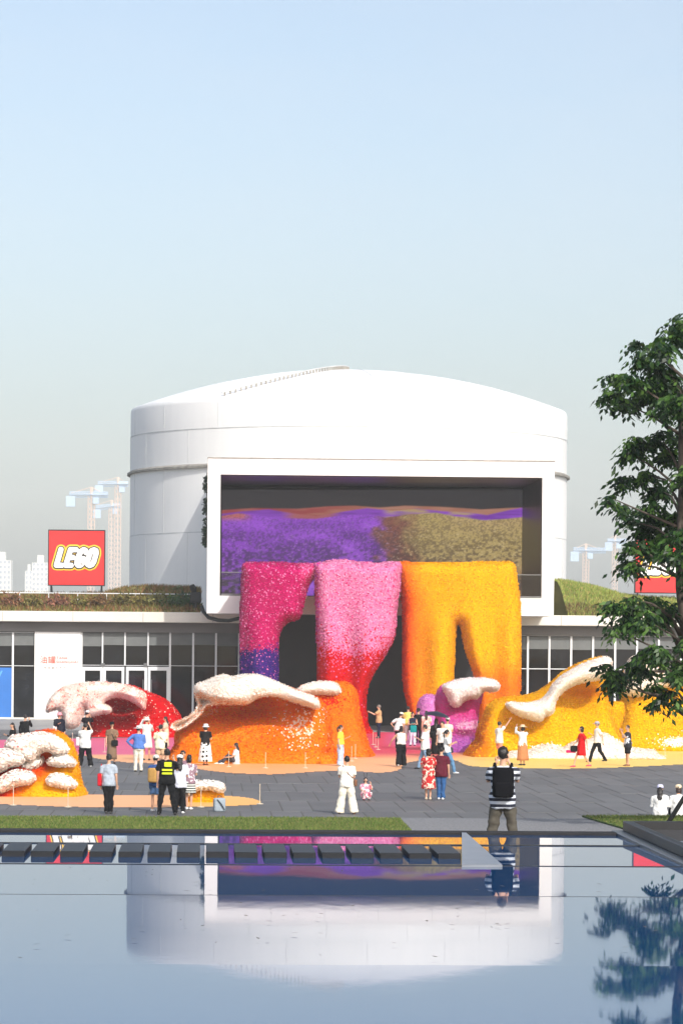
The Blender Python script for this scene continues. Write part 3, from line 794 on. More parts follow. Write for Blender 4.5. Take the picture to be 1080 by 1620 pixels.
def logo_sign(u0, u1, v0, v1, Y, label):
    xa, z1 = loc(u0, v0, Y); xb, z0 = loc(u1, v1, Y); w = xb - xa; h = z1 - z0
    t = thing('logo_sign', label, 'sign', to_world((xa + xb) / 2, Y, ZSL), PSI, 'red square roof signs')
    zb = z0 - ZSL
    MB().bbox(-w / 2, w / 2, 0, .3, zb, zb + h, .02).build('panel', m_sred, t)
    fr = MB(); e = .05
    fr.box(-w / 2 - e, w / 2 + e, -.03, .33, zb + h, zb + h + e); fr.box(-w / 2 - e, w / 2 + e, -.03, .33, zb - e, zb)
    fr.box(-w / 2 - e, -w / 2, -.03, .33, zb, zb + h); fr.box(w / 2, w / 2 + e, -.03, .33, zb, zb + h)
    fr.build('frame', m_strut, t)
    k = w * .80 / 3.5                        # letter scale
    H = 1.25
    def tr(p, ox): return ((p[0] + ox + .28 * p[1] * H - 1.58) * k, (p[1] * H - H / 2) * k + zb + h * .505)
    for nm, m, r, y, th in (('yellow_outline', m_syel, .40, -.03, .03), ('black_outline', m_sblk, .295, -.06, .03)):
        b = MB()
        for ps, ox in letter_paths():
            for p in ps: stroke(b, [tr(q, ox) for q in p], r * k, y, th)
        b.build(nm, m, t)
    for (ps, ox), nm in zip(letter_paths(), 'LEGO'):
        b = MB()
        for p in ps: stroke(b, [tr(q, ox) for q in p], .205 * k, -.09, .03)
        b.build('letter', m_swht, t)
    for sx in (-1, 1):
        for dx, ty in ((0, .1), (.28, 1.2)):
            x = sx * (w / 2 - .12) - sx * dx * .6
            MB().tube([(x, ty, -.02), (sx * (w / 2 - .15), .2, zb + .05)], .05, 6).build('leg', m_strut, t)
    return t
logo_sign(78, 165, 839, 926, FY + 5.0, 'red square sign with white outlined letters on the roof left of the tank')
logo_sign(1005, 1092, 850, 938, FY + 5.0, 'red square sign with white outlined letters half hidden behind the tree')

# floodlight and hose beside the box
x, z = loc(309, 975, FY - .3)
fl = thing('floodlight', 'black floodlight on a stand at the roof edge beside the white box', 'floodlight', to_world(x, FY - .3, ZSL), PSI)
MB().box(-.22, .22, -.15, .2, 0, .12).tube([(0, 0, .1), (0, 0, .9)], .1, 8).build('stand', mat('matt_black', (30, 31, 33), .7), fl)
MB().bbox(-.3, .35, -.22, .22, .55, 1.2, .06).build('housing', mat('matt_black'), fl, False)
MB().tube([(-.06, 0, 1.15), (-.12, -.05, 1.4), (-.22, -.1, 1.62)], [.12, .2, .14], 8).build('lamp_head', mat('matt_black'), fl)
hz = [(318, 958), (322, 968), (330, 977), (345, 981), (362, 982), (380, 978)]
pts = [(loc(u, v, -.2)[0], FY - 1.3 if i < 2 else FY - 1.3 - (i - 1) * 1.2, loc(u, v, FY - 1.3 if i < 2 else FY - 1.3 - (i - 1) * 1.2)[1]) for i, (u, v) in enumerate(hz)]
o = site(MB().tube(pts, .11, 8).build('hose', mat('matt_black'), None, True)); tag(o, 'thick black hose looping under the corner of the white box', 'hose')

# ================================================================== FAR TOWERS AND CRANES
m_tower = mat('tower_white', (214, 214, 210), .7, .05, .02); m_twin = mat('tower_window', (168, 176, 186), .4)
def tower(u0, u1, v, D, label, floors=14, cols=4):
    p0 = at(u0, v, D); p1 = at(u1, v, D); w = p1.x - p0.x; h = p0.z
    t = thing('apartment_tower', label, 'tower', ((p0.x + p1.x) / 2, D, 0), 0)
    MB().box(-w / 2, w / 2, 0, w * .9, -.05, h).build('wall', m_tower, t)
    MB().box(-w * .2, w * .2, w * .2, w * .6, h, h + 4).build('roof_house', m_tower, t)
    for c in range(cols):
        b = MB(); x = -w / 2 + w * (c + .5) / cols
        for f_ in range(floors):
            z = h * (f_ + .4) / floors; b.box(x - w * .22 / cols, x + w * .22 / cols, -.12, .05, z, z + h * .5 / floors)
        b.build('window_column', m_twin, t)['kind'] = 'stuff'
tower(-14, 18, 886, 1500, 'pale apartment tower on the left skyline, its top beside a lower step', 18, 5)
tower(51, 77, 890, 1650, 'pale apartment tower on the skyline right behind the red sign', 18, 4)
tower(40, 52, 903, 1900, 'slim distant tower beside the apartment block on the skyline', 16, 2)
m_crane_b = mat('crane_blue_hazed', (178, 200, 222), .6); m_crane_r = mat('crane_orange_hazed', (226, 198, 178), .6)  # crane paints bleached so their colour carries part of the distance haze
def lattice(b, p, q, w, n, r):
    p = Vector(p); q = Vector(q); t = (q - p).normalized(); s1 = t.orthogonal().normalized(); s2 = t.cross(s1)
    cor = [s1 * w / 2 + s2 * w / 2, s1 * w / 2 - s2 * w / 2, -s1 * w / 2 - s2 * w / 2, -s1 * w / 2 + s2 * w / 2]
    for c in cor: b.tube([p + c, q + c], r, 4)
    for i in range(n):
        a = p.lerp(q, i / n); e = p.lerp(q, (i + 1) / n)
        for k in range(4): b.tube([a + cor[k], e + cor[(k + 1) % 4]], r * .8, 3)
def crane(u, vtop, ul, ur, D, label, tilt=0.0):
    p = at(u, vtop, D); z = p.z; k = D / F_PX
    t = thing('tower_crane', label, 'crane', (p.x, D, 0), 0)
    b = MB(); lattice(b, (0, 0, -.05), (0, 0, z), 3.2, 30, .28); b.build('mast', m_crane_r, t)
    b = MB(); lattice(b, (0, 0, z + 1), ((ur - u) * k, 0, z + 1 + tilt * (ur - u) * k), 2.6, 14, .3); b.build('jib', m_crane_b, t)
    b = MB(); lattice(b, (0, 0, z + 1), ((ul - u) * k, 0, z + 1 + tilt * (ul - u) * k), 2.6, 8, .3); b.build('counter_jib', m_crane_b, t)
    MB().box((ul - u) * k - 2, (ul - u) * k + 4, -2, 2, z - 7 + tilt * (ul - u) * k, z + tilt * (ul - u) * k).build('counterweight', m_crane_b, t)
    MB().box(1, 5, -2, 2, z - 5, z - 1).build('cab', m_crane_b, t)
    b = MB(); b.tube([(0, 0, z), (0, 0, z + 6)], 1.0, 5); b.tube([(0, 0, z + 6), ((ur - u) * k * .7, 0, z + 2 + tilt * (ur - u) * k * .7)], .25, 4); b.tube([(0, 0, z + 6), ((ul - u) * k * .9, 0, z + 2)], .25, 4); b.build('apex', m_crane_r, t)
crane(145, 785, 110, 171, 2100, 'hazy tower crane with orange mast above the red sign')
crane(187, 768, 155, 203, 2300, 'tallest hazy tower crane close to the left edge of the tank')
crane(177, 803, 152, 192, 2500, 'faint grey tower crane with tilted jib behind the other two cranes', .12)
crane(926, 873, 906, 958, 2300, 'faint tower crane on the skyline right of the tank')
crane(972, 858, 960, 990, 2600, 'faint narrow tower crane close to the tree foliage')

# ================================================================== FLOWER WAVES AND CASCADE
# Each body is a closed solid: its outline stands upright at depth d0, swells towards and away
# from the viewer's side, and is covered with thousands of little cup-shaped flower pieces.
def poly_dist(U, V, P):
    """distance to the outline (positive inside)"""
    d = np.full(U.shape, 1e9); n = len(P)
    for i in range(n):
        a = P[i]; b = P[(i + 1) % n]; e = b - a; L = (e * e).sum()
        if L < 1e-9: continue
        t = np.clip(((U - a[0]) * e[0] + (V - a[1]) * e[1]) / L, 0, 1)
        d = np.minimum(d, (U - a[0] - t * e[0]) ** 2 + (V - a[1] - t * e[1]) ** 2)
    d = np.sqrt(d)
    return np.where(in_poly(U.ravel(), V.ravel(), P).reshape(U.shape), d, -d)
def blur(A, n=2):
    for _ in range(n):
        A = (np.pad(A, ((1, 1), (0, 0)), 'edge')[:-2] + 2 * A + np.pad(A, ((1, 1), (0, 0)), 'edge')[2:]) / 4
        A = (np.pad(A, ((0, 0), (1, 1)), 'edge')[:, :-2] + 2 * A + np.pad(A, ((0, 0), (1, 1)), 'edge')[:, 2:]) / 4
    return A
m_flower = attr_mat('flower_pieces', .6, spec=.1); m_under = attr_mat('flower_backing', .9, spec=.1)
def chips(name, pos, nor, col, size, parent, lift=.015, k=5, cup=.16):
    n = len(pos)
    nor = nor + RNG.normal(0, 1, (n, 3)) * np.where(col.mean(1, keepdims=True) > .55, .17, .27); nor /= np.linalg.norm(nor, axis=1, keepdims=True)
    t = np.cross(nor, RNG.normal(size=(n, 3))); t /= np.linalg.norm(t, axis=1, keepdims=True); w = np.cross(nor, t)
    s = (size * RNG.uniform(.7, 1.25, n))[:, None]
    c = pos + nor * (lift + RNG.uniform(0, .02, (n, 1)))
    v = np.zeros((n, k + 1, 3)); v[:, 0] = c
    for i in range(k):
        an = 2 * math.pi * i / k
        v[:, i + 1] = c + (t * math.cos(an) + w * math.sin(an)) * s * .5 + nor * s * cup
    f = np.zeros((n, k, 3), np.int64); base = np.arange(n) * (k + 1)
    for i in range(k):
        f[:, i, 0] = base; f[:, i, 1] = base + 1 + i; f[:, i, 2] = base + 1 + (i + 1) % k
    me = np_mesh(name, v.reshape(-1, 3), f.reshape(-1, 3), m_flower, np.repeat(col, k + 1, 0))
    o = place(name, me, parent); o['kind'] = 'stuff'; return o
def relief(name, poly, d0, parent, colf, T=1.0, edge=22.0, flare=0.0, vbase=None, back=None, shift=0.0, step=1.6, dens=120.0, size=.095, lump=0.0, bump=None, sm=2, cut_top=None, label=None, cup=.16, fold=None):
    """closed solid from an outline in pixels; T thickness forward (m), edge: rounding in px"""
    P = smooth_poly(poly, sm)
    u = np.arange(P[:, 0].min() - 2 * step, P[:, 0].max() + 2.1 * step, step); v = np.arange(P[:, 1].min() - 2 * step, P[:, 1].max() + 2.1 * step, step)
    U, V = np.meshgrid(u, v); D = poly_dist(U, V, P)
    e = np.clip(D / edge, 0, 1); e = np.sqrt(np.maximum(1 - (1 - e) ** 2, 0))
    fr = T * e
    if flare and vbase is not None:
        t = np.clip((vbase - V) / (vbase - P[:, 1].min()), 0, 1); fr = fr + flare * (1 - t) ** 1.7 * np.clip(D / 8, 0, 1)
    if bump is not None: fr = fr + bump(U, V) * np.clip(D / 8, 0, 1)
    if lump: fr = fr + lump * (vnoise(U / 7, V / 7, 21) - .5) * np.clip(D / 5, 0, 1) * 2
    fr = blur(fr, 2); bk = (T if back is None else back) * e
    org = parent.matrix_world.inverted() if False else Matrix.Translation(-Vector(parent.location))
    A = (U - U0) * CR + (V - VH) * SR; B = -(U - U0) * SR + (V - VH) * CR
    X = A / F_PX * d0; Z = CAM_H - B / F_PX * d0
    ox, oy, oz = parent.location
    cell = in_poly((U[:-1, :-1] + step / 2).ravel(), (V[:-1, :-1] + step / 2).ravel(), P).reshape(U.shape[0] - 1, U.shape[1] - 1)
    Yf = d0 - shift - fr; Yb = d0 - shift + bk + .02
    if cut_top is not None: Yb = np.where(V < cut_top[0], Yb + cut_top[1] * np.clip(D / 4, 0, 1), Yb)
    idx = np.arange(U.size).reshape(U.shape); N = U.size
    q = np.stack([idx[1:, :-1], idx[1:, 1:], idx[:-1, 1:], idx[:-1, :-1]], -1)
    ff = q[cell]; fb = (q[cell] + N)[:, ::-1]
    walls = []
    pad = np.pad(cell, 1)
    H, W_ = cell.shape
    for (dy, dx, i0, i1) in ((-1, 0, 3, 2), (1, 0, 1, 0), (0, -1, 0, 3), (0, 1, 2, 1)):
        b = cell & ~pad[1 + dy:1 + dy + H, 1 + dx:1 + dx + W_]
        qq = q[b]; walls.append(np.stack([qq[:, i0], qq[:, i0] + N, qq[:, i1] + N, qq[:, i1]], -1)[:, ::-1])
    verts = np.concatenate([np.stack([X - ox, Yf - oy, Z - oz], -1).reshape(-1, 3), np.stack([X - ox, Yb - oy, Z - oz], -1).reshape(-1, 3)])
    faces = np.concatenate([ff, fb] + walls)
    used = np.zeros(len(verts), bool); used[faces.ravel()] = True; remap = np.cumsum(used) - 1
    cu = np.concatenate([U.ravel(), U.ravel()]); cv = np.concatenate([V.ravel(), V.ravel()])
    bc = colf(cu, cv, np.full(cu.shape, .5), np.full(cu.shape, .5)) * .8
    o = place(name, np_mesh(name, verts[used], remap[faces], m_under, bc[used], smooth=True), parent)
    if label: o['label'] = label
    # pieces on the front, the rounded flanks and the rims
    fs = np.concatenate([ff] + walls)
    p = verts[fs]; nrm = np.cross(p[:, 2] - p[:, 0], p[:, 3] - p[:, 1]); ar = np.linalg.norm(nrm, axis=1) / 2
    nrm = nrm / np.maximum(np.linalg.norm(nrm, axis=1, keepdims=True), 1e-9)
    zc = p[:, :, 2].mean(1) + oz; ar = np.where(zc > -.03, ar, 0)
    n = int(ar.sum() * dens)
    ci = RNG.choice(len(fs), n, p=ar / ar.sum()); a = RNG.uniform(size=(n, 1)); b = RNG.uniform(size=(n, 1))
    pp = p[ci]; pos = (pp[:, 0] * (1 - a) + pp[:, 1] * a) * (1 - b) + (pp[:, 3] * (1 - a) + pp[:, 2] * a) * b
    cu_ = cu[fs].mean(1)[ci]; cv_ = cv[fs].mean(1)[ci]
    col = colf(cu_, cv_, RNG.uniform(size=n), RNG.uniform(size=n)) 
    lum = col.mean(1, keepdims=True); sat = np.where(lum > .55, 1.0, 1.12); col = np.maximum(lum + (col - lum) * sat, .001) * np.where(lum > .55, .93, .86) * RNG.uniform(.86, 1.1, (n, 1))
    chips('flower_pieces', pos, nrm[ci], np.clip(col, 0, .95), size, o, cup=cup)
    return o
def pick(stops, r):
    """stops: list of (probability array, rgb); first match by cumulative probability"""
    out = np.zeros(r.shape + (3,)); acc = np.zeros(r.shape); done = np.zeros(r.shape, bool)
    for pr, c in stops:
        acc = acc + np.clip(pr, 0, 1); k = (~done) & (r < acc); c = np.asarray(c)
        out[k] = c[k] if c.ndim == 2 else c; done |= k
    c = np.asarray(stops[-1][1]); k = ~done; out[k] = c[k] if c.ndim == 2 else c
    return out
sstep = lambda a, b, x: (lambda t: t * t * (3 - 2 * t))(np.clip((x - a) / (b - a), 0, 1))
WHT = nlin((250, 242, 232)); CRM = nlin((248, 222, 204)); PNKW = nlin((238, 184, 172))
MAG = nlin((188, 20, 102)); LPK = nlin((230, 136, 182)); IND = nlin((58, 40, 126)); PUR = nlin((98, 46, 140)); RED = nlin((206, 14, 34)); HPK = nlin((214, 60, 122))
YEL = nlin((246, 188, 0)); YEL2 = nlin((242, 176, 0)); ORNG = nlin((240, 128, 26)); DOR = nlin((222, 74, 14)); LYE = nlin((246, 200, 24)); AMB = nlin((224, 148, 4)); LIL = nlin((188, 84, 172)); LIL2 = nlin((214, 128, 196))

cas = thing('flower_cascade', 'towering curtain of magenta, pink and yellow flower pieces pouring out of the screen box', 'flower installation', (at(600, 1020, 176).x, 176.0, 0))
def c_mag(u, v, r, r2):
    low = sstep(1014, 1040, v + (u - 410) * .10); li = .18 + .45 * sstep(405, 385, u) + .5 * sstep(462, 484, u) * sstep(960, 900, v)
    c = pick([(li * .62, LPK), (.22, HPK), (1, MAG)], r)
    c2 = pick([(.07, LPK), (.4, PUR), (1, IND)], r)
    return np.where((r2 < low)[:, None], c2, c)
def c_pnk(u, v, r, r2):
    low = sstep(990, 1085, v + np.abs(u - 560) * .25); lf = sstep(510, 500, u) * .5
    c = pick([(lf, LIL), (.12, HPK), (.5, LPK), (1, nlin((238, 158, 196)))], r)
    c = mixc(c, nlin((222, 70, 120)), sstep(1000, 1060, v) * .3)
    return np.where((r2 < low * .97)[:, None], RED, c)
def c_yel(u, v, r, r2):
    t = sstep(650, 700, u + (r - .5) * 18 + sstep(960, 900, v) * 10); c = mixc(DOR, ORNG, sstep(636, 664, u + (r2 - .5) * 12 + sstep(960, 890, v) * 22)); c = mixc(c, YEL, t)
    c = mixc(c, mixc(YEL, YEL2, (r2 > .6) * 1.0), t * .7); c = np.where(((r2 > .88) & (u > 690))[..., None], AMB, c)
    c = np.where(((r2 < .08) & (u > 690))[..., None], LYE, c)
    bot = sstep(1030, 1085, v + (r - .5) * 20) * sstep(726, 745, u); return mixc(c, ORNG, bot * .9)
drapf = lambda U, V: .22 * np.sin(U / 9.0) * sstep(930, 1040, V) + .15 * np.sin(U / 23.0 + 1)
kw = dict(T=1.1, back=.9, edge=20, dens=210, size=.085, step=2.0, cut_top=(940, 3.5))
relief('magenta_strand', [(385, 893), (400, 890), (430, 890), (460, 891), (484, 892), (501, 892), (502, 902), (497, 914), (490, 922), (485, 935), (481, 952), (477, 970), (471, 979), (457, 983), (448, 991), (442, 1002), (440, 1020), (440, 1080), (441, 1172), (380, 1172), (380, 1080), (379, 1000), (381, 950), (383, 910)], 176, cas, c_mag, bump=drapf, **kw)
relief('pink_strand', [(497, 894), (510, 890), (530, 886), (545, 886), (565, 889), (600, 891), (631, 890), (633, 910), (632, 932), (628, 952), (626, 985), (622, 1010), (612, 1030), (600, 1050), (590, 1066), (583, 1081), (579, 1100), (579, 1125), (583, 1150), (588, 1172), (502, 1172), (502, 1078), (501, 1000), (499, 950), (498, 915)], 175.6, cas, c_pnk, bump=drapf, **kw)
relief('yellow_strand', [(629, 892), (650, 890), (720, 890), (790, 889), (807, 890), (814, 897), (818, 925), (822, 955), (823, 1000), (823, 1060), (821, 1110), (819, 1172), (764, 1172), (758, 1120), (753, 1085), (748, 1062), (740, 1041), (733, 1015), (729, 994), (725, 987), (721, 994), (719, 1020), (717, 1070), (715, 1120), (714, 1172), (658, 1172), (651, 1135), (644, 1112), (639, 1090), (637, 1060), (637, 1010), (636, 960), (633, 930)], 176.4, cas, c_yel, bump=drapf, **kw)

wkw = dict(dens=260, size=.068)
# --- red wave
red = thing('red_flower_wave', 'red flower wave with cream dripping crest by the white wall panel', 'flower sculpture', (at(215, 1020, 164).x, 164, 0))
def c_red(u, v, r, r2): return pick([(.03 + .05 * sstep(1160, 1100, v), CRM), (.25, nlin((182, 8, 26))), (1, nlin((210, 12, 30)))], r)
def c_rcrest(u, v, r, r2):
    blot = sstep(.62, .75, vnoise(u / 9, v / 9, 31)); rt = sstep(215, 236, u) * .35
    return pick([(blot * .22, nlin((224, 120, 110))), (rt * .7, nlin((230, 150, 130))), (.3, CRM), (.12, PNKW), (1, WHT)], r)
relief('wave_body', [(141, 1184), (142, 1150), (140, 1120), (150, 1092), (180, 1083), (205, 1084), (225, 1091), (245, 1099), (262, 1107), (275, 1119), (284, 1131), (290, 1148), (293, 1184)], 166, red, c_red, T=.8, edge=26, flare=1.0, vbase=1175, back=3.2, bump=lambda U, V: -2.2 * np.exp(-(((U - 185) / 40) ** 2 + ((V - 1124) / 20) ** 2)), **wkw)
relief('foam_crest', [(81, 1125), (83, 1112), (93, 1096), (110, 1085), (130, 1080), (155, 1078), (180, 1079), (205, 1083), (225, 1090), (234, 1096), (236, 1106), (234, 1119), (227, 1117), (215, 1108), (200, 1103), (185, 1102), (173, 1107), (170, 1113), (178, 1115), (182, 1121), (179, 1126), (165, 1128), (152, 1131), (146, 1128), (143, 1119), (141, 1118), (138, 1131), (131, 1145), (121, 1151), (110, 1149), (106, 1140), (104, 1128), (98, 1121), (90, 1123)], 166, red, c_rcrest, T=.8, edge=14, back=1.6, shift=2.5, sm=2, bump=lambda U, V: .25 * np.sin(U / 11.0 + V / 17), **wkw)
# --- orange wave
org = thing('orange_flower_wave', 'large orange flower wave with flowing cream crest behind the seated person', 'flower sculpture', (at(400, 1020, 128).x, 128, 0))
def c_org(u, v, r, r2):
    t = sstep(1200, 1120, v) * sstep(520, 330, u); spot = np.exp(-((u - 478 - (v - 1150) * .1) / 28) ** 2) * np.exp(-((v - 1150) / 28) ** 2)
    cl = (vnoise(u / 3.2, v / 2.6, 41) > .5) * 1.0
    c = pick([(.3 * t + .12, nlin((226, 88, 14))), (.3, nlin((238, 142, 34))), (1, nlin((242, 124, 10)))], r)  # deeper orange mixed in towards upper left paints the shade beneath the crest
    c = np.where((r2 < spot * .75 * cl)[..., None], CRM, c)
    lo = sstep(1180, 1210, v); c = mixc(c, nlin((238, 150, 40)), lo * .5)
    side = sstep(.3, 1, 1 - np.abs(v - 1185) / 14) * sstep(505, 512, u) * sstep(524, 518, u); c = mixc(c, nlin((220, 84, 20)), side * .7)
    up = (v < 1135) & (u < 345); return np.where((up & (r2 < .35))[..., None], nlin((236, 170, 130)), c)
def c_ocrest(u, v, r, r2):
    lo = sstep(0, 14, v - (1088 + 12 * np.sin((u - 330) / 45.0))) * sstep(470, 380, u)
    return pick([(lo * .35, nlin((230, 152, 112))), (.25, CRM), (1, WHT)], r)
relief('wave_body', [(276, 1226), (277, 1180), (278, 1160), (286, 1150), (302, 1138), (318, 1120), (316, 1098), (338, 1080), (370, 1075), (400, 1072), (440, 1081), (485, 1098), (506, 1107), (518, 1122), (524, 1150), (526, 1180), (526, 1226)], 132.0, org, c_org, T=1.0, edge=34, flare=1.7, vbase=1213, back=2.6, bump=lambda U, V: .5 * np.exp(-(((U - 470) / 40) ** 2 + ((V - 1150) / 45) ** 2)) - 1.5 * np.exp(-(((U - 385) / 64) ** 2 + ((V - 1122) / 22) ** 2)), **wkw)
relief('foam_crest', [(276, 1148), (278, 1142), (290, 1137), (305, 1130), (314, 1121), (317, 1111), (313, 1099), (312, 1088), (317, 1081), (331, 1076), (350, 1068), (360, 1067), (371, 1070), (385, 1067), (400, 1066), (415, 1068), (440, 1078), (470, 1091), (490, 1098), (500, 1103), (506, 1112), (502, 1119), (485, 1114), (465, 1108), (440, 1100), (425, 1099), (410, 1102), (400, 1108), (392, 1112), (382, 1112), (370, 1113), (350, 1112), (335, 1114), (328, 1116), (322, 1127), (308, 1140), (294, 1149), (284, 1153)], 132.0, org, c_ocrest, T=.75, edge=16, back=2.0, shift=2.5, bump=lambda U, V: .35 * np.sin((U - 330) / 22.0) - 1.1 * sstep(0, 16, V - (1092 + 14 * np.sin((U - 322) / 40.0))) * sstep(420, 390, U), **wkw)
# --- second orange wave
or2 = thing('amber_flower_wave', 'smaller orange flower wave with pale cap beside the pink curtain', 'flower sculpture', (at(530, 1020, 139).x, 139, 0))
def c_or2(u, v, r, r2):
    t = np.exp(-((u - 520) / 26) ** 2 - ((v - 1108) / 12) ** 2); c = pick([(.4, nlin((238, 140, 34))), (1, nlin((236, 120, 22)))], r)
    c = np.where((r2 < t * .8)[..., None], nlin((214, 54, 16)), c); return mixc(c, nlin((232, 128, 60)), sstep(1150, 1190, v) * .4)
relief('wave_body', [(468, 1215), (468, 1100), (490, 1084), (520, 1079), (545, 1079), (558, 1086), (565, 1098), (567, 1115), (571, 1138), (578, 1162), (584, 1182), (588, 1215)], 139.5, or2, c_or2, T=1.0, edge=26, flare=.9, vbase=1196, back=1.6, **wkw)
relief('foam_crest', [(470, 1093), (478, 1085), (490, 1081), (505, 1078), (522, 1078), (534, 1083), (539, 1091), (536, 1097), (525, 1099), (505, 1098), (490, 1098), (478, 1099)], 139.5, or2, c_ocrest, T=.6, edge=12, back=1.0, shift=.9, **wkw)
# --- pink wave
pk = thing('pink_flower_wave', 'pink and violet flower wave with white curling cap under the yellow curtain', 'flower sculpture', (at(725, 1020, 147).x, 147, 0))
def c_pk(u, v, r, r2):
    t = sstep(1095, 1150, v); c = pick([(.35, nlin((218, 84, 152))), (1, nlin((210, 98, 170)))], r)
    hi = np.exp(-((v - 1147) / 8) ** 2) * sstep(705, 730, u); c = np.where((r2 < hi * .8)[..., None], nlin((232, 168, 200)), c)
    lo = sstep(1152, 1172, v); c = mixc(c, pick([(.5, nlin((190, 110, 184))), (1, nlin((178, 96, 180)))], r), lo)
    return mixc(c, nlin((220, 64, 128)), np.exp(-((v - 1125) / 12) ** 2) * .6)
relief('wave_body', [(690, 1200), (690, 1160), (688, 1118), (690, 1098), (697, 1086), (712, 1080), (740, 1078), (760, 1088), (762, 1100), (758, 1115), (755, 1130), (753, 1150), (750, 1175), (750, 1200)], 147, pk, c_pk, T=.9, edge=22, flare=1.3, vbase=1188, back=1.4, bump=lambda U, V: .5 * np.exp(-(((U - 735) / 26) ** 2 + ((V - 1150) / 9) ** 2)) - .4 * np.exp(-(((U - 725) / 28) ** 2 + ((V - 1118) / 14) ** 2)), **wkw)
relief('foam_crest', [(698, 1085), (708, 1079), (725, 1074), (745, 1072), (768, 1073), (782, 1077), (787, 1085), (783, 1092), (774, 1094), (763, 1093), (757, 1099), (750, 1104), (738, 1105), (730, 1109), (723, 1116), (716, 1117), (710, 1112), (707, 1104), (702, 1095)], 147, pk, lambda u, v, r, r2: pick([(.2, nlin((232, 200, 206))), (1, nlin((250, 240, 234)))], r), T=.7, edge=13, back=1.2, shift=1.4, **wkw)
pm = thing('lilac_flower_mound', 'small lilac flower mound between the yellow curtain and the pink wave', 'flower sculpture', (at(672, 1020, 160).x, 160, 0))
relief('mound_body', [(656, 1180), (658, 1140), (660, 1116), (666, 1104), (676, 1099), (688, 1101), (696, 1112), (700, 1140), (702, 1180)], 160, pm, lambda u, v, r, r2: pick([(.4, nlin((226, 150, 206))), (1, nlin((212, 128, 196)))], r), T=.9, edge=20, flare=.4, vbase=1175, back=1.0, **wkw)
# --- yellow waves
yw = thing('yellow_flower_wave', 'long yellow flower wave with rising cream crest right of the pink wave', 'flower sculpture', (at(870, 1020, 137).x, 137, 0))
def c_yw(u, v, r, r2):
    c = pick([(.28, nlin((248, 198, 4))), (.14, AMB), (1, nlin((244, 182, 0)))], r)
    lf = sstep(790, 758, u); c = mixc(c, nlin((226, 120, 14)), lf * sstep(1110, 1140, v) * .85 * (r2 > .25))  # left flank coloured towards dark orange to paint its shaded side
    c = mixc(c, nlin((216, 120, 10)), np.exp(-((u - 925) / 42) ** 2 - ((v - 1095) / 14) ** 2) * .75)
    wv = 1184 - 8 * np.sin((u - 830) / 22.0) - 26 * np.exp(-((u - 952) / 22) ** 2) + (r2 - .5) * 12
    tp = sstep(975, 1000, u)
    return np.where(((v > wv) & (u > 800))[..., None], WHT, c)
relief('wave_body', [(749, 1212), (751, 1172), (754, 1155), (762, 1136), (770, 1118), (781, 1108), (800, 1103), (830, 1100), (850, 1094), (868, 1082), (885, 1067), (905, 1054), (930, 1044), (952, 1040), (957, 1060), (958, 1090), (962, 1112), (970, 1140), (980, 1165), (994, 1182), (1012, 1212)], 141.5, yw, c_yw, T=1.0, edge=30, flare=1.7, vbase=1200, back=2.0, bump=lambda U, V: -.8 * np.exp(-(((U - 815) / 32) ** 2 + ((V - 1148) / 22) ** 2)) - 1.0 * np.exp(-(((U - 915) / 38) ** 2 + ((V - 1105) / 26) ** 2)), **wkw)
relief('foam_crest', [(796, 1112), (806, 1110), (820, 1111), (835, 1110), (850, 1106), (861, 1096), (868, 1084), (880, 1071), (900, 1058), (920, 1048), (938, 1042), (952, 1039), (960, 1044), (959, 1056), (951, 1068), (940, 1074), (925, 1077), (910, 1080), (895, 1086), (881, 1097), (873, 1108), (871, 1121), (866, 1128), (858, 1131), (851, 1138), (845, 1139), (830, 1135), (815, 1130), (803, 1122)], 141.5, yw, lambda u, v, r, r2: pick([(.25, CRM), (1, WHT)], r), T=.75, edge=14, back=1.6, shift=2.0, **wkw)
relief('foam_skirt', [(803, 1206), (806, 1190), (830, 1188), (865, 1178), (888, 1183), (906, 1174), (930, 1170), (950, 1160), (964, 1164), (981, 1177), (1005, 1184), (1033, 1187), (1038, 1193), (1036, 1206)], 139.0, yw, lambda u, v, r, r2: pick([(.25, nlin((238, 214, 190))), (1, nlin((250, 242, 230)))], r), T=.7, edge=12, back=.8, flare=.5, vbase=1200, **wkw)
y2 = thing('golden_flower_wave', 'golden flower wave with cream cap rising behind the hanging tree branches', 'flower sculpture', (at(1040, 1020, 150).x, 150, 0))
def c_y2(u, v, r, r2):
    c = pick([(.3, nlin((248, 198, 4))), (.12, AMB), (1, nlin((244, 182, 0)))], r)
    bl = np.exp(-((u - 1065) / 30) ** 2 - ((v - 1172) / 8) ** 2); return np.where((r2 < bl)[..., None], WHT, c)
relief('wave_body', [(972, 1196), (978, 1140), (980, 1105), (982, 1080), (990, 1052), (1010, 1044), (1060, 1054), (1120, 1050), (1150, 1060), (1160, 1196)], 151, y2, c_y2, T=1.0, edge=28, flare=1.2, vbase=1183, back=1.8, **wkw)
relief('foam_crest', [(981, 1085), (983, 1062), (990, 1045), (1000, 1038), (1020, 1041), (1050, 1049), (1080, 1047), (1120, 1046), (1130, 1070), (1085, 1078), (1050, 1086), (1025, 1096), (1008, 1101), (994, 1100), (985, 1096)], 151, y2, lambda u, v, r, r2: pick([(.3, nlin((240, 208, 170))), (1, WHT)], r), T=.7, edge=16, back=1.3, shift=1.3, **wkw)
relief('low_step', [(958, 1118), (965, 1112), (985, 1112), (985, 1135), (975, 1160), (960, 1140)], 146, y2, c_y2, T=.5, edge=10, **wkw)
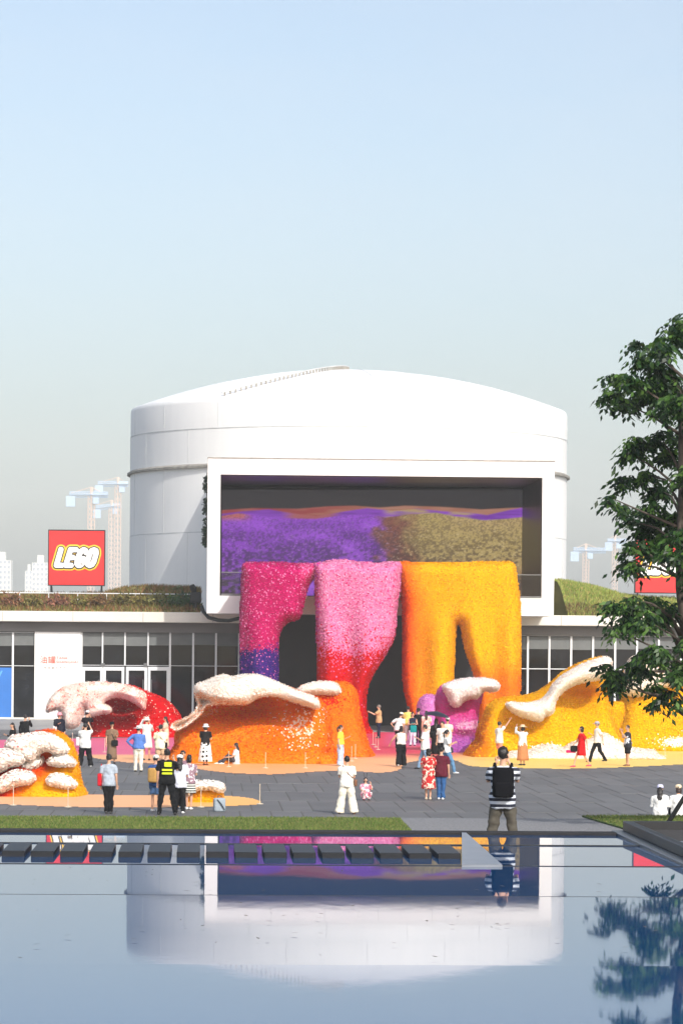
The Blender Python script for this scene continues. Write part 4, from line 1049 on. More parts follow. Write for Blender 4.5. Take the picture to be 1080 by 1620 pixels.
# --- foamy sculpture at the left edge
fs_ = thing('foam_flower_cone', 'orange and yellow cone sculpture covered by knobbly cream foam clouds', 'flower sculpture', (at(60, 1020, 101).x, 101, 0))
def c_cone(u, v, r, r2):
    w = u + (v - 1200) * .15 + (r - .5) * 6; c = mixc(nlin((196, 26, 10)), nlin((232, 92, 14)), sstep(20, 62, w)); c = mixc(c, nlin((244, 172, 10)), sstep(66, 104, w))
    c = mixc(c, nlin((180, 18, 10)), np.exp(-((u - 76) / 24) ** 2 - ((v - 1205) / 15) ** 2) * .85)
    lo = sstep(1222, 1246, v) * sstep(10, 50, u); c = mixc(c, mixc(nlin((240, 130, 20)), nlin((248, 182, 12)), sstep(30, 80, u)), lo)
    return c
relief('cone_body', [(-40, 1280), (-40, 1220), (0, 1196), (20, 1178), (42, 1163), (75, 1154), (95, 1158), (110, 1169), (119, 1184), (124, 1205), (128, 1230), (134, 1247), (140, 1260), (144, 1280)], 102, fs_, c_cone, T=.9, edge=34, flare=1.1, vbase=1264, back=1.2, dens=320, size=.05, bump=lambda U, V: -.35 * np.exp(-(((U - 75) / 28) ** 2 + ((V - 1205) / 18) ** 2)))
def c_knob(u, v, r, r2):
    lf = sstep(70, 20, u); bl = sstep(.6, .72, vnoise(u / 3.0, v / 3.0, 51)); return pick([(bl * .2 * lf, nlin((210, 100, 100))), (.15 * lf, nlin((236, 192, 180))), (.2, nlin((250, 232, 218))), (1, nlin((250, 246, 240)))], r)
fk = dict(step=1.2, dens=280, size=.075, lump=.05, cup=.25)
relief('foam_cloud', [(15, 1180), (24, 1165), (42, 1161), (75, 1158), (98, 1167), (112, 1180), (111, 1188), (98, 1193), (88, 1188), (79, 1185), (68, 1190), (60, 1201), (46, 1200), (38, 1192), (22, 1184)], 102, fs_, c_knob, T=.55, edge=10, back=.9, shift=1.15, **fk)
relief('foam_cloud', [(-20, 1200), (0, 1190), (10, 1184), (30, 1184), (46, 1194), (42, 1205), (24, 1210), (10, 1217), (-20, 1220)], 102, fs_, c_knob, T=.6, edge=9, back=.9, shift=1.5, **fk)
relief('foam_cloud', [(40, 1208), (52, 1200), (72, 1197), (70, 1207), (58, 1215), (44, 1215)], 102, fs_, c_knob, T=.4, edge=7, back=.7, shift=.9, **fk)
relief('foam_cloud', [(81, 1203), (92, 1194), (110, 1193), (122, 1200), (124, 1207), (112, 1209), (98, 1209), (86, 1207)], 102, fs_, c_knob, T=.4, edge=7, back=.8, shift=1.2, **fk)
relief('foam_cloud', [(82, 1231), (88, 1224), (100, 1221), (114, 1226), (125, 1233), (127, 1240), (114, 1243), (96, 1240), (85, 1237)], 102, fs_, c_knob, T=.45, edge=8, back=1.1, shift=1.6, **fk)
relief('foam_cloud', [(-20, 1240), (0, 1236), (14, 1225), (34, 1216), (56, 1219), (64, 1227), (54, 1236), (34, 1239), (18, 1247), (-20, 1256)], 102, fs_, c_knob, T=.55, edge=9, back=1.1, shift=1.7, **fk)
# --- little yellow block with foam
sb = thing('small_flower_block', 'low yellow flower block topped with white foam on the yellow floor patch', 'flower sculpture', (at(325, 1020, 98).x, 98, 0))
relief('block_body', [(295, 1284), (297, 1256), (300, 1247), (345, 1245), (351, 1250), (353, 1262), (353, 1284)], 98, sb, lambda u, v, r, r2: pick([(.3, nlin((248, 190, 24))), (1, nlin((240, 168, 10)))], r), T=.5, edge=12, back=.8, dens=320, size=.05)
relief('foam_cap', [(290, 1250), (294, 1241), (302, 1237), (320, 1235), (340, 1236), (352, 1239), (356, 1245), (354, 1251), (345, 1250), (335, 1247), (320, 1247), (309, 1250), (300, 1256), (292, 1256)], 98, sb, c_knob, T=.4, edge=8, back=.8, shift=.5, **fk)

# ================================================================== WALKWAY, PLATE, PLANTER
m_tread = mat('walkway_stone', (32, 34, 38), 0.5, 0.2, 6, spec=.3)
p0 = ground(3, 1346, ZW + .08); Lx = (p0 - ORG).dot(EX); Ly = (p0 - ORG).dot(EY)
pit = 46.05 / F_PX * p0.y; tw = 36.5 / F_PX * p0.y
tm = MB(); tm.bbox(0, tw, 0, 1.72, -.20, 0, .01); tm = tm.mesh('walkway_tread', m_tread)
walk = thing('pool_walkway', 'row of dark stone treads crossing the reflecting pool', 'walkway', to_world(Lx, Ly, ZW + .08), PSI)
for k in range(-2, 16):
    o = bpy.data.objects.new('tread', tm); link(o, walk); o.location = (k * pit, 0, random.uniform(-.003, .003))
wp = [ground(730, 1316.5, ZW + .03), ground(730, 1368, ZW + .03), ground(794, 1368, ZW + .03), ground(737, 1317, ZW + .03)]
o = MB().slab([(p.x, p.y) for p in wp], ZW - .1, ZW + .03).build('metal_plate', mat('plate_grey', (132, 138, 146), .4, .12, 2, metal=.3))
tag(o, 'grey wedge shaped metal plate at the end of the pool walkway', 'plate')
pA = ground(968, 1313, ZW + .05); pC = ground(985, 1313, ZW + .10)
ax, ay = (pA - ORG).dot(EX), (pA - ORG).dot(EY)
pl = thing('tree_planter', 'black edged planter bed of dark soil set into the pool corner', 'planter', to_world(ax, ay, ZT), PSI)
H0 = ZW - ZT
MB().bbox(0, 6, -10.5, .12, -.01, H0 + .04, .01).build('plinth', mat('planter_stone', (86, 90, 96), .4, .15, 3), pl)
m_pblk = mat('planter_steel', (30, 32, 36), .45, .2, 4)
MB().bbox(.16, .30, -10.3, .0, H0 + .042, H0 + .19, .01).build('side_board', m_pblk, pl)
MB().bbox(.301, 5.9, -.14, .0, H0 + .042, H0 + .19, .01).build('back_board', m_pblk, pl)
MB().box(.302, 5.9, -10.3, -.142, H0 + .042, H0 + .07).build('soil', mat('dark_soil', (52, 50, 48), .95, .4, 10, bump=.6), pl)
px_, py_ = (ground(1062, 1334, ZW + .1) - ORG).dot(EX) - ax, (ground(1062, 1334, ZW + .1) - ORG).dot(EY) - ay
MB().bbox(px_, px_ + .5, py_ - .5, py_ + .2, H0 + .06, H0 + .12, .02).build('ground_light', mat('plate_grey'), pl)

# ================================================================== TREE AT THE RIGHT EDGE
TD_ = 58.0
tb = at(1092, 1330, TD_); tb.z = ZT
tree = thing('leafy_tree', 'tall tree with drooping dark green leaves leaning in at the right edge', 'tree', tuple(tb))
m_bark = mat('tree_bark', (84, 74, 66), .9, .35, 9, bump=.8)
def tl(u, v, dy=0.0):
    p = at(u, v, TD_ + dy); return p - Vector(tree.location)
trunk = [tl(1118, 1345), tl(1108, 1200), tl(1097, 1080), tl(1084, 1000), tl(1075, 930), tl(1074, 860), tl(1077, 780), tl(1076, 700), tl(1082, 620), tl(1088, 540), tl(1094, 470)]
trunk[0].z = -.05
MB().tube(trunk, [.17, .14, .12, .10, .085, .072, .06, .05, .04, .028, .015], 10).build('trunk', m_bark, tree, True)
cl = [(1072, 527, 25), (1045, 547, 18), (1009, 543, 10), (1013, 567, 12), (1037, 579, 20), (974, 598, 13), (997, 602, 16), (970, 626, 14), (990, 638, 14), (1021, 618, 20), (1053, 610, 26), (1037, 650, 13), (1068, 638, 20), (1072, 685, 14), (1045, 693, 16), (1009, 701, 16), (997, 717, 13), (1053, 717, 16), (1021, 750, 12), (990, 760, 14), (967, 788, 10), (982, 804, 10), (1045, 776, 14), (1029, 806, 18), (1053, 820, 16), (1074, 812, 12), (998, 824, 12), (1021, 835, 16), (1049, 851, 18), (1074, 843, 13), (1009, 863, 14), (1037, 869, 16), (990, 891, 12), (1005, 897, 10), (1068, 877, 14), (970, 958, 12), (997, 954, 16), (1029, 954, 16), (1057, 958, 15), (990, 981, 15), (1021, 981, 18), (1046, 974, 16), (974, 997, 10), (1037, 1033, 18), (1022, 1036, 14), (957, 1057, 10), (966, 1080, 12), (980, 1072, 12), (1006, 1053, 12), (1021, 1064, 10), (1037, 1088, 10), (1041, 1110, 8), (1061, 1053, 12), (1074, 1065, 12), (1057, 1096, 8), (1070, 1110, 8)]
rt = random.Random(5)
for _ in range(46): cl.append((rt.uniform(1085, 1270), rt.uniform(480, 1060), rt.uniform(14, 24)))
# branches: limbs leave the trunk below each cluster
limb_mb = []
def trunk_at(z):
    for a, b in zip(trunk[:-1], trunk[1:]):
        if a.z <= z <= b.z: return a.lerp(b, (z - a.z) / (b.z - a.z))
    return trunk[-1] if z > trunk[-1].z else trunk[0]
cents = []; rads = []
for i, (u, v, r) in enumerate(cl):
    c = tl(u, v, rt.uniform(-1.3, 1.3)); rm = r / F_PX * TD_; cents.append(c); rads.append((rm * 1.05, rm * 1.2, rm * .9))
    if i % 2 == 0:
        s = trunk_at(c.z - rt.uniform(.25, .8)); m1 = s.lerp(c, .45) + Vector((0, 0, rt.uniform(-.05, .22)))
        MB().tube([s, m1, c], [.035, .022, .008], 6).build('limb', m_bark, tree, True)
for a, b, c, d in (((1078, 1010), (1060, 975), (1030, 955), (985, 945)), ((1080, 1040), (1062, 1000), (1040, 975), (1010, 958)), ((1084, 1130), (1060, 1104), (1020, 1096), (990, 1075)), ((1082, 1075), (1060, 1062), (1030, 1062), (1005, 1066))):
    MB().tube([tl(*a), tl(*b, -.3), tl(*c, -.6), tl(*d, -.8)], [.05, .035, .022, .01], 7).build('limb', m_bark, tree, True)
# drooping compound leaves: sprigs of narrow leaflets
n_sp = 4700
C = np.array([tuple(c) for c in cents]); Rr = np.array(rads); w = Rr[:, 0] ** 1.9; w /= w.sum()
ci = RNG.choice(len(C), n_sp, p=w); p = RNG.normal(size=(n_sp, 3)); p /= np.linalg.norm(p, axis=1, keepdims=True); p *= RNG.uniform(.05, 1, (n_sp, 1)) ** .45
base_p = C[ci] + p * Rr[ci]
an = RNG.uniform(0, 2 * np.pi, n_sp); ax_ = np.stack([np.cos(an), np.sin(an), RNG.uniform(-.7, .05, n_sp)], 1); ax_ /= np.linalg.norm(ax_, axis=1, keepdims=True)
K = 7; L = RNG.uniform(.20, .34, n_sp); vs = []; cs_ = []
pal = nlin([(40, 72, 32), (30, 58, 28), (52, 86, 36), (26, 50, 28), (72, 108, 44), (88, 122, 52)])
side = np.cross(ax_, np.array([0, 0, 1.0])); side /= np.maximum(np.linalg.norm(side, axis=1, keepdims=True), 1e-6)
colb = pal[RNG.integers(0, len(pal), n_sp)]
for k in range(K):
    t = (k // 2) / 3.0; sg = (1 if k % 2 else -1) if k < K - 1 else 0
    root = base_p + ax_ * (L * t)[:, None] + np.array([0, 0, -1.0]) * (L * t * t * .25)[:, None]
    dirv = ax_ * .6 + side * sg * .8 + np.array([0, 0, -.55]) + RNG.normal(0, .16, (n_sp, 3)); dirv /= np.linalg.norm(dirv, axis=1, keepdims=True)
    wv = np.cross(dirv, RNG.normal(size=(n_sp, 3))); wv /= np.linalg.norm(wv, axis=1, keepdims=True)
    s = RNG.uniform(.07, .18, (n_sp, 1))
    vs.append(np.stack([root, root + dirv * s * .45 + wv * s * .23, root + dirv * s, root + dirv * s * .45 - wv * s * .23], 1)); cs_.append(colb * RNG.uniform(.8, 1.2, (n_sp, 1)))
V_ = np.concatenate(vs); Cc = np.concatenate(cs_)
def leafy_mat():
    m = bpy.data.materials.new('tree_leaf'); m.use_nodes = True; nt = m.node_tree; b = nt.nodes['Principled BSDF']; b.inputs['Roughness'].default_value = .45
    a = nt.nodes.new('ShaderNodeAttribute'); a.attribute_name = 'Col'; nt.links.new(a.outputs['Color'], b.inputs['Base Color'])
    tr = nt.nodes.new('ShaderNodeBsdfTranslucent'); nt.links.new(a.outputs['Color'], tr.inputs[0]); mx = nt.nodes.new('ShaderNodeMixShader'); mx.inputs[0].default_value = .36
    nt.links.new(b.outputs[0], mx.inputs[1]); nt.links.new(tr.outputs[0], mx.inputs[2]); nt.links.new(mx.outputs[0], nt.nodes['Material Output'].inputs[0]); return m
o = place('crown', np_mesh('crown', V_.reshape(-1, 3), np.arange(len(V_) * 4).reshape(-1, 4), leafy_mat(), np.repeat(Cc, 4, 0)), tree); o['kind'] = 'stuff'
# timber props that steady the tree
for u0, v0, u1, v1, nm in ((1049, 1309, 1096, 1238, 'black slanting prop steadying the tree, foot on the lawn edge'), (1122, 1312, 1098, 1238, 'black slanting prop on the far side of the tree trunk')):
    f0 = ground(u0, v0, ZT); f1 = at(u1, v1, TD_)
    o = MB().tube([f0 - Vector((0, 0, .05)), f1], .045, 8).build('tree_prop', mat('matt_black')); tag(o, nm, 'tree prop', 'props steadying the tree')

# ================================================================== LOW BARRIER POSTS
m_post = mat('post_white', (206, 192, 168), .6)
posts = [(21.5, 1274, 'foam cone'), (108, 1277, 'foam cone'), (175, 1277, 'yellow floor patch'), (318, 1277, 'small yellow block'), (411, 1272, 'yellow floor patch'), (166, 1190, 'red wave'), (115, 1180, 'red wave'), (362, 1213, 'orange wave'), (420, 1215, 'orange wave'), (483, 1215, 'orange wave'), (556, 1204, 'amber wave'), (562, 1200, 'amber wave'), (569, 1197, 'amber wave'), (575, 1194, 'amber wave'), (581, 1190, 'amber wave'), (590, 1178, 'dark doorway'), (594, 1182, 'dark doorway'), (598, 1186, 'dark doorway'), (745, 1191, 'pink wave'), (766, 1196, 'yellow wave'), (1019, 1184, 'golden wave'), (1051, 1196, 'golden wave')]
pm_ = MB().lathe([(.16, 0), (.16, .015), (.04, .03)], n=10).lathe([(.016, .03), (.016, .62), (.024, .64), (.024, .67)], n=8)
pbase = MB().lathe([(.11, 0), (.11, .012), (.04, .03)], n=12).mesh('post_base', m_post); prod = MB().lathe([(.011, .03), (.011, .56), (.016, .58), (.016, .61), (.006, .62)], n=8).mesh('post_rod', m_post)
for u, v, wh in posts:
    g_ = ground(u, v, .006)
    t = thing('barrier_post', 'thin white barrier post standing before the ' + wh, 'post', tuple(g_), 0, 'low barrier posts before the ' + wh)
    place('post_base', pbase, t); place('post_rod', prod, t)

# ================================================================== PEOPLE
SKIN = mat('skin', (206, 158, 130), .55, .05, 8); HAIR = mat('hair_black', (28, 24, 24), .5, .2, 30); HAIRB = mat('hair_brown', (58, 40, 32), .5, .2, 30)
EYE = mat('eye_dark', (24, 20, 20), .3); LIP = mat('lip', (176, 96, 88), .5)
def cloth(name, rgb=(128, 128, 128)): return mat('cloth_' + name, rgb, .9, .12, 14, bump=.35, spec=.15)
def pattern_mat(name, kind, a, b, scale):
    if name in MATS: return MATS[name]
    m = bpy.data.materials.new(name); m.use_nodes = True; nt = m.node_tree; bs = nt.nodes['Principled BSDF']; bs.inputs['Roughness'].default_value = .85
    tc = nt.nodes.new('ShaderNodeTexCoord'); ramp = nt.nodes.new('ShaderNodeValToRGB'); ramp.color_ramp.interpolation = 'CONSTANT'
    if kind == 'dots':
        v = nt.nodes.new('ShaderNodeTexVoronoi'); v.inputs['Scale'].default_value = scale; v.inputs['Randomness'].default_value = .35
        nt.links.new(tc.outputs['Object'], v.inputs['Vector']); nt.links.new(v.outputs['Distance'], ramp.inputs[0]); e = .30
    elif kind == 'stripes':
        v = nt.nodes.new('ShaderNodeTexWave'); v.wave_type = 'BANDS'; v.bands_direction = 'Z'; v.inputs['Scale'].default_value = scale; v.inputs['Distortion'].default_value = .6
        nt.links.new(tc.outputs['Object'], v.inputs['Vector']); nt.links.new(v.outputs['Fac'], ramp.inputs[0]); e = .5
    else:
        v = nt.nodes.new('ShaderNodeTexNoise'); v.inputs['Scale'].default_value = scale; v.inputs['Detail'].default_value = 2
        nt.links.new(tc.outputs['Object'], v.inputs['Vector']); nt.links.new(v.outputs['Fac'], ramp.inputs[0]); e = .54
    ramp.color_ramp.elements[0].color = (*lin(a), 1); ramp.color_ramp.elements[1].color = (*lin(b), 1); ramp.color_ramp.elements[1].position = e
    nt.links.new(ramp.outputs[0], bs.inputs['Base Color']); MATS[name] = m; return m
ARMS = {  # elbow, wrist relative to the shoulder; x outward, -y forward
    'down': ((.05, .03, -.28), (.06, -.03, -.53)), 'photo': ((.05, -.20, -.17), (-.07, -.33, .10)), 'high': ((.07, -.16, .05), (-.03, -.28, .27)),
    'reach': ((.10, -.16, .18), (.18, -.30, .42)), 'forward': ((.03, -.22, -.15), (.0, -.46, -.03)), 'hip': ((.23, .08, -.22), (.02, .0, -.42)),
    'phone': ((.04, -.06, -.27), (-.05, -.28, -.16)), 'fold': ((.06, -.05, -.27), (-.16, -.20, -.24)), 'swing_f': ((.04, -.13, -.25), (.03, -.30, -.42)), 'swing_b': ((.05, .16, -.24), (.06, .18, -.49)), 'wide': ((.20, -.05, -.22), (.30, -.16, -.40)), 'face': ((.06, -.16, -.20), (-.02, -.20, .06)), 'knee': ((.06, -.18, -.24), (.02, -.42, -.26))}
LEGS = {  # knee, ankle in body coordinates for both sides: (x, y, z)
    'stand': (((.10, -.01, .49), (.105, .01, .08)), ((.10, -.02, .49), (.11, -.01, .08))),
    'wide': (((.15, -.02, .49), (.22, .02, .08)), ((.15, -.01, .49), (.21, .0, .08))),
    'close': (((.075, -.01, .49), (.065, .01, .08)), ((.075, -.02, .49), (.07, -.02, .08))),
    'walk': (((.09, -.19, .50), (.09, -.30, .09)), ((.09, .10, .48), (.09, .34, .13))),
    'sit': (((.12, -.36, .36), (.13, -.55, .08)), ((.10, -.40, .30), (.12, -.64, .07))),
    'sit_long': (((.10, -.40, .24), (.10, -.74, .08)), ((.09, -.34, .40), (.12, -.56, .08))),
    'squat': (((.17, -.28, .36), (.13, -.08, .08)), ((.17, -.28, .36), (.13, -.06, .08)))}
JOBS = []
FOLDS = bpy.data.textures.new('folds', 'CLOUDS'); FOLDS.noise_scale = .13; FOLDS.noise_depth = 2
TUFTS = bpy.data.textures.new('tufts', 'CLOUDS'); TUFTS.noise_scale = .05; TUFTS.noise_depth = 2
_vox = 0.021
def fuse(name, mb, m, parent, vox=_vox, extra=None):
    """one continuous skin over overlapping closed shapes"""
    o = mb.build(name, m, parent, True)
    md = o.modifiers.new('fuse', 'REMESH'); md.mode = 'VOXEL'; md.voxel_size = vox; md.use_smooth_shade = True
    sm_ = o.modifiers.new('relax', 'SMOOTH'); sm_.factor = .5; sm_.iterations = 3
    if name not in ('body',):
        dm = o.modifiers.new('folds', 'DISPLACE'); dm.texture = FOLDS if name != 'hair' else TUFTS; dm.texture_coords = 'GLOBAL'; dm.strength = .06 if name != 'hair' else .05; dm.mid_level = .36 if name != 'hair' else .5
    JOBS.append((o, extra)); return o
def person(label, u, v, h=1.66, yaw=180.0, arms=('down', 'down'), legs='stand', lean=0.0, turn=0.0, nod=0.0, z=0.0, top=None, sleeve='short', top_len=-.13, bottom=None, bot='trousers', flareleg=0.0, hem=.35, hair='short', hairm=None, hat=None, hatm=None, shoes=None, skirt_w=.27, build=1.0, group='visitors on the square', jacket=None, drop=0.0, extras=None):
    g_ = ground(u, v, z); k = h / 1.70
    t = thing('person', label, 'person', (g_.x, g_.y, z), R(yaw), group); t.scale = (k, k, k)
    back = math.cos(R(yaw)) < 0
    al, ar = arms; aM, aP = (ar, al) if back else (al, ar)       # local -x, +x
    sit = legs in ('sit', 'sit_long', 'squat')
    pz = {'sit': .13, 'sit_long': .13, 'squat': .27}.get(legs, .93) - drop
    P = Vector((0, .0 if not sit else .02, pz)); LR = Matrix.Rotation(lean, 3, 'X')
    sp = lambda q: P + LR @ Vector((0, 0, q))
    X_ = Vector((1, 0, 0))
    T = [(-.09, .13, .095), (0, .165, .118), (.10, .15, .105), (.22, .148, .102), (.34, .168, .108), (.43, .165, .098), (.485, .11, .075), (.51, .06, .055)]
    T = [(q, a * build, b * build) for q, a, b in T]
    body = MB(); body.tube([sp(q) for q, _, _ in T], [(a, b) for _, a, b in T], 12, side=X_)
    body.tube([sp(.48), sp(.60)], [.058, .052], 8)
    NT_ = Matrix.Rotation(R(turn if turn else random.uniform(-22, 22)), 3, 'Z') @ Matrix.Rotation(lean * .5 + R(nod), 3, 'X')
    hc = sp(.60) + NT_ @ Vector((0, -.02, .075))
    body.ball(hc, .072, .09, .11, 10, 8, NT_)
    SH = {}; EL = {}; WR = {}
    for sx, nm in ((-1, aM), (1, aP)):
        s0 = sp(.435) + X_ * (.175 * build * sx); e, w_ = ARMS[nm]
        fx = lambda q: LR @ Vector((q[0] * sx, q[1], q[2]))
        SH[sx], EL[sx], WR[sx] = s0, s0 + fx(e), s0 + fx(w_)
        body.tube([s0 - X_ * .03 * sx, s0, EL[sx], WR[sx]], [.05, .05, .04, .029], 8)
        hd = (WR[sx] - EL[sx]).normalized(); palm = WR[sx] + hd * .05
        body.tube([WR[sx], palm, palm + hd * .04], [(.028, .02), (.038, .018), (.034, .014)], 8)
    HP = {}; KN = {}; AN = {}
    for sx, (kn, an_) in ((-1, LEGS[legs][0]), (1, LEGS[legs][1])):
        hp = P + X_ * (.09 * sx) + Vector((0, 0, -.03)); kk = Vector((kn[0] * sx, kn[1], kn[2] - (drop * .4 if not sit else 0))); aa = Vector((an_[0] * sx, an_[1], an_[2]))
        HP[sx], KN[sx], AN[sx] = hp, kk, aa
        body.tube([hp, hp.lerp(kk, .5), kk, kk.lerp(aa, .4), aa, aa - Vector((0, 0, .04))], [.085, .072, .052, .05, .034, .036], 8)
        body.tube([aa + Vector((0, .04, -.045)), aa + Vector((0, -.05, -.05)), aa + Vector((0, -.14, -.06))], [(.034, .03), (.04, .028), (.032, .016)], 8)
    # head features and separate fingers, kept fine
    ex = MB(); mats_ix = []
    def head_pt(x, y, zz): return hc + NT_ @ Vector((x, y, zz))
    ex.tube([head_pt(0, -.082, .02), head_pt(0, -.102, -.018), head_pt(0, -.088, -.03)], [.008, .014, .010], 6)
    ex.ball(head_pt(.072, .0, -.008), .012, .022, .032, 6, 5, NT_); ex.ball(head_pt(-.072, .0, -.008), .012, .022, .032, 6, 5, NT_)
    for sx in (-1, 1):
        hd = (WR[sx] - EL[sx]).normalized(); sd_ = hd.orthogonal().normalized(); palm = WR[sx] + hd * .08; nn = hd.cross(sd_)
        for q, L_ in zip((-.027, -.009, .009, .027), (.062, .075, .07, .055)):
            b0 = palm + sd_ * q; ex.tube([b0, b0 + hd * L_ * .55 + nn * .008, b0 + hd * L_ * .9 + nn * .028], [.0095, .0085, .006], 5)
        b0 = WR[sx] + hd * .03 + sd_ * .032; ex.tube([b0, b0 + hd * .03 + sd_ * .022, b0 + hd * .06 + sd_ * .026 + nn * .012], [.011, .010, .007], 5)
    ey = MB()
    for sx in (-1, 1): ey.ball(head_pt(.03 * sx, -.083, .012), .012, .006, .006, 6, 4, NT_)
    lp = MB(); lp.ball(head_pt(0, -.083, -.058), .024, .008, .007, 6, 4, NT_)
    fuse('body', body, SKIN, t, extra=[(ex, SKIN), (ey, EYE), (lp, LIP)])
    # clothes
    pose = dict(t=t, sp=sp, SH=SH, EL=EL, WR=WR, HP=HP, KN=KN, AN=AN, hc=hc, NT=NT_, P=P, k=k)
    g = .020
    if top:
        c = MB(); qs = [(q, a + g, b + g) for q, a, b in T if q >= top_len + .0] if bot != 'dress' else [(q, a + g, b + g) for q, a, b in T]
        qs = [(top_len, qs[0][1] + .012, qs[0][2] + .014)] + [q for q in qs if q[0] > top_len + .03]
        qs = [q for q in qs if q[0] < .50]; qs.append((.497, .078, .068))
        qs = [(q, max(a, .200 * build) if q < .06 else (max(a, .186 * build) if q < .16 else a), max(b, .156 * build) if q < .06 else (max(b, .142 * build) if q < .16 else b)) for q, a, b in qs]; c.tube([sp(q) for q, _, _ in qs], [(a, b) for _, a, b in qs], 14, side=X_)
        for sx in (-1, 1):
            a, b, e = SH[sx], EL[sx], WR[sx]
            if sleeve == 'short': c.tube([a - X_ * .05 * sx, a, a.lerp(b, .72)], [.062, .068, .066], 10)
            elif sleeve == 'long': c.tube([a - X_ * .05 * sx, a, b, b.lerp(e, .92)], [.062, .066, .056, .044], 10)
            else: c.tube([a - X_ * .05 * sx, a + X_ * .0], [.05, .05], 10)
        fuse('shirt' if bot != 'dress' else 'bodice', c, top, t)
    if bottom is not None and bot in ('trousers', 'shorts', 'wide'):
        c = MB(); c.tube([sp(-.10), sp(0), sp(.13)], [(.15 * build, .12 * build), (.183 * build, .138 * build), (.165 * build, .122 * build)], 14, side=X_)
        for sx in (-1, 1):
            hp, kk, aa = HP[sx], KN[sx], AN[sx]
            if bot == 'shorts': c.tube([hp, hp.lerp(kk, .5), kk.lerp(hp, .12)], [.105, .10, .09], 10)
            else:
                w_ = .03 if bot == 'wide' else 0.0
                c.tube([hp, hp.lerp(kk, .5), kk, kk.lerp(aa, .5), aa + Vector((0, 0, -.03))], [.102, .09 + w_, .07 + w_, .063 + w_ * 1.2 + flareleg * .6, .058 + w_ * 1.4 + flareleg], 10)
        fuse('trousers' if bot != 'shorts' else 'shorts', c, bottom, t)
    if bottom is not None and bot in ('skirt', 'dress', 'mini'):
        zt_ = pz + .14; zb = hem; ph = random.uniform(0, 6)
        c = MB(); n = 7; prof_ = [(.165 + (skirt_w - .165) * (j / n) ** .7, zt_ + (zb - zt_) * j / n) for j in range(n + 1)]
        c.lathe(prof_[::-1], n=36, sy=.78, wob=lambda an, j: .05 * math.sin(an * 7 + ph) * (n - j) / n)
        c.build('skirt', bottom, t, True)
    if not sit or True:
        for sx in (-1, 1):
            aa = AN[sx]; c = MB()
            if shoes is not None:
                c.tube([aa + Vector((0, .065, -.045)), aa + Vector((0, .03, -.04)), aa + Vector((0, -.06, -.045)), aa + Vector((0, -.15, -.058)), aa + Vector((0, -.175, -.062))], [(.03, .03), (.044, .042), (.05, .036), (.042, .024), (.02, .012)], 10, side=X_)
                c.build('shoe', shoes, t, True)
    hm = hairm or HAIR
    if hair:
        c = MB(); HRr = lambda x, y, zz: hc + NT_ @ Vector((x, y, zz))
        c.ball(HRr(0, .018, .028), .084, .095, .102, 14, 10, NT_)
        if hair == 'long': c.tube([HRr(0, .05, .0), HRr(0, .085, -.10), HRr(0, .125, -.20), HRr(0, .155, -.30), HRr(0, .155, -.36)], [(.082, .055), (.088, .05), (.08, .04), (.07, .03), (.03, .015)], 12, side=NT_ @ X_)
        if hair == 'bob': c.tube([HRr(0, .03, .0), HRr(0, .04, -.08), HRr(0, .04, -.13)], [(.088, .072), (.092, .068), (.07, .05)], 12, side=NT_ @ X_)
        if hair == 'pony': c.tube([HRr(0, .09, .05), HRr(0, .14, .0), HRr(0, .14, -.12), HRr(0, .12, -.22)], [.03, .04, .035, .012], 10)
        fuse('hair', c, hm, t, .016)
    if hat:
        c = MB(); o_ = hc
        if hat == 'cap':
            c.lathe([(.098, .035), (.098, .06), (.092, .10), (.06, .132), (.01, .142)], c=o_, n=18, rot=NT_, sy=1.08)
            c.tube([hc + NT_ @ Vector((0, -.085, .042)), hc + NT_ @ Vector((0, -.19, .03))], [(.075, .012), (.06, .008)], 10, side=NT_ @ X_)
        elif hat == 'bucket': c.lathe([(.155, .0), (.15, .012), (.102, .05), (.096, .11), (.085, .132), (.02, .138)], c=o_, n=20, rot=NT_)
        else: c.lathe([(.20, .035), (.198, .047), (.102, .055), (.096, .11), (.08, .135), (.02, .14)], c=o_, n=22, rot=NT_)
        c.build('hat', hatm, t, True)
    return pose
def on_person(pose, q): return pose['t'].matrix_basis @ Vector(q)
def carry(name, label, cat, pose, mb, m, group=None, strap=None, strapm=None, parts=()):
    t0 = pose['t']; t = thing(name, label, cat, tuple(t0.location), t0.rotation_euler.z, group); t.scale = t0.scale
    mb.build('bag_body', m, t, True)
    if strap: MB().tube(strap, .013, 6).build('strap', strapm or m, t)
    for nm, b, mm in parts: b.build(nm, mm, t, True)
    return t
def rbox(c, sx, sy, sz):
    """soft box as stacked rounded rings"""
    b = MB(); b.lathe([(.55, -.5), (.9, -.47), (1.0, -.35), (1.0, .3), (.92, .44), (.6, .5)], n=20)
    b.v = [(c[0] + (abs(x) ** .6) * (1 if x > 0 else -1) * sx / 2, c[1] + (abs(y) ** .6) * (1 if y > 0 else -1) * sy / 2, c[2] + zz * sz) for x, y, zz in b.v]
    return b
W = cloth('white', (224, 224, 221)); BK = cloth('black', (26, 26, 29)); NV = cloth('navy', (36, 40, 60)); BG = cloth('beige', (206, 190, 166)); CR_ = cloth('cream', (232, 224, 206)); DN = cloth('denim', (74, 104, 144)); LD = cloth('light_denim', (138, 166, 196)); GR = cloth('grey', (150, 158, 168)); SW_ = mat('shoe_white', (232, 232, 232), .6); SB_ = mat('shoe_black', (28, 28, 30), .5); STR = mat('straw', (214, 186, 150), .8, .15, 40); TAN_ = mat('tan_leather', (120, 78, 52), .6)
LK = lambda *a, **k: person(*a, **k)
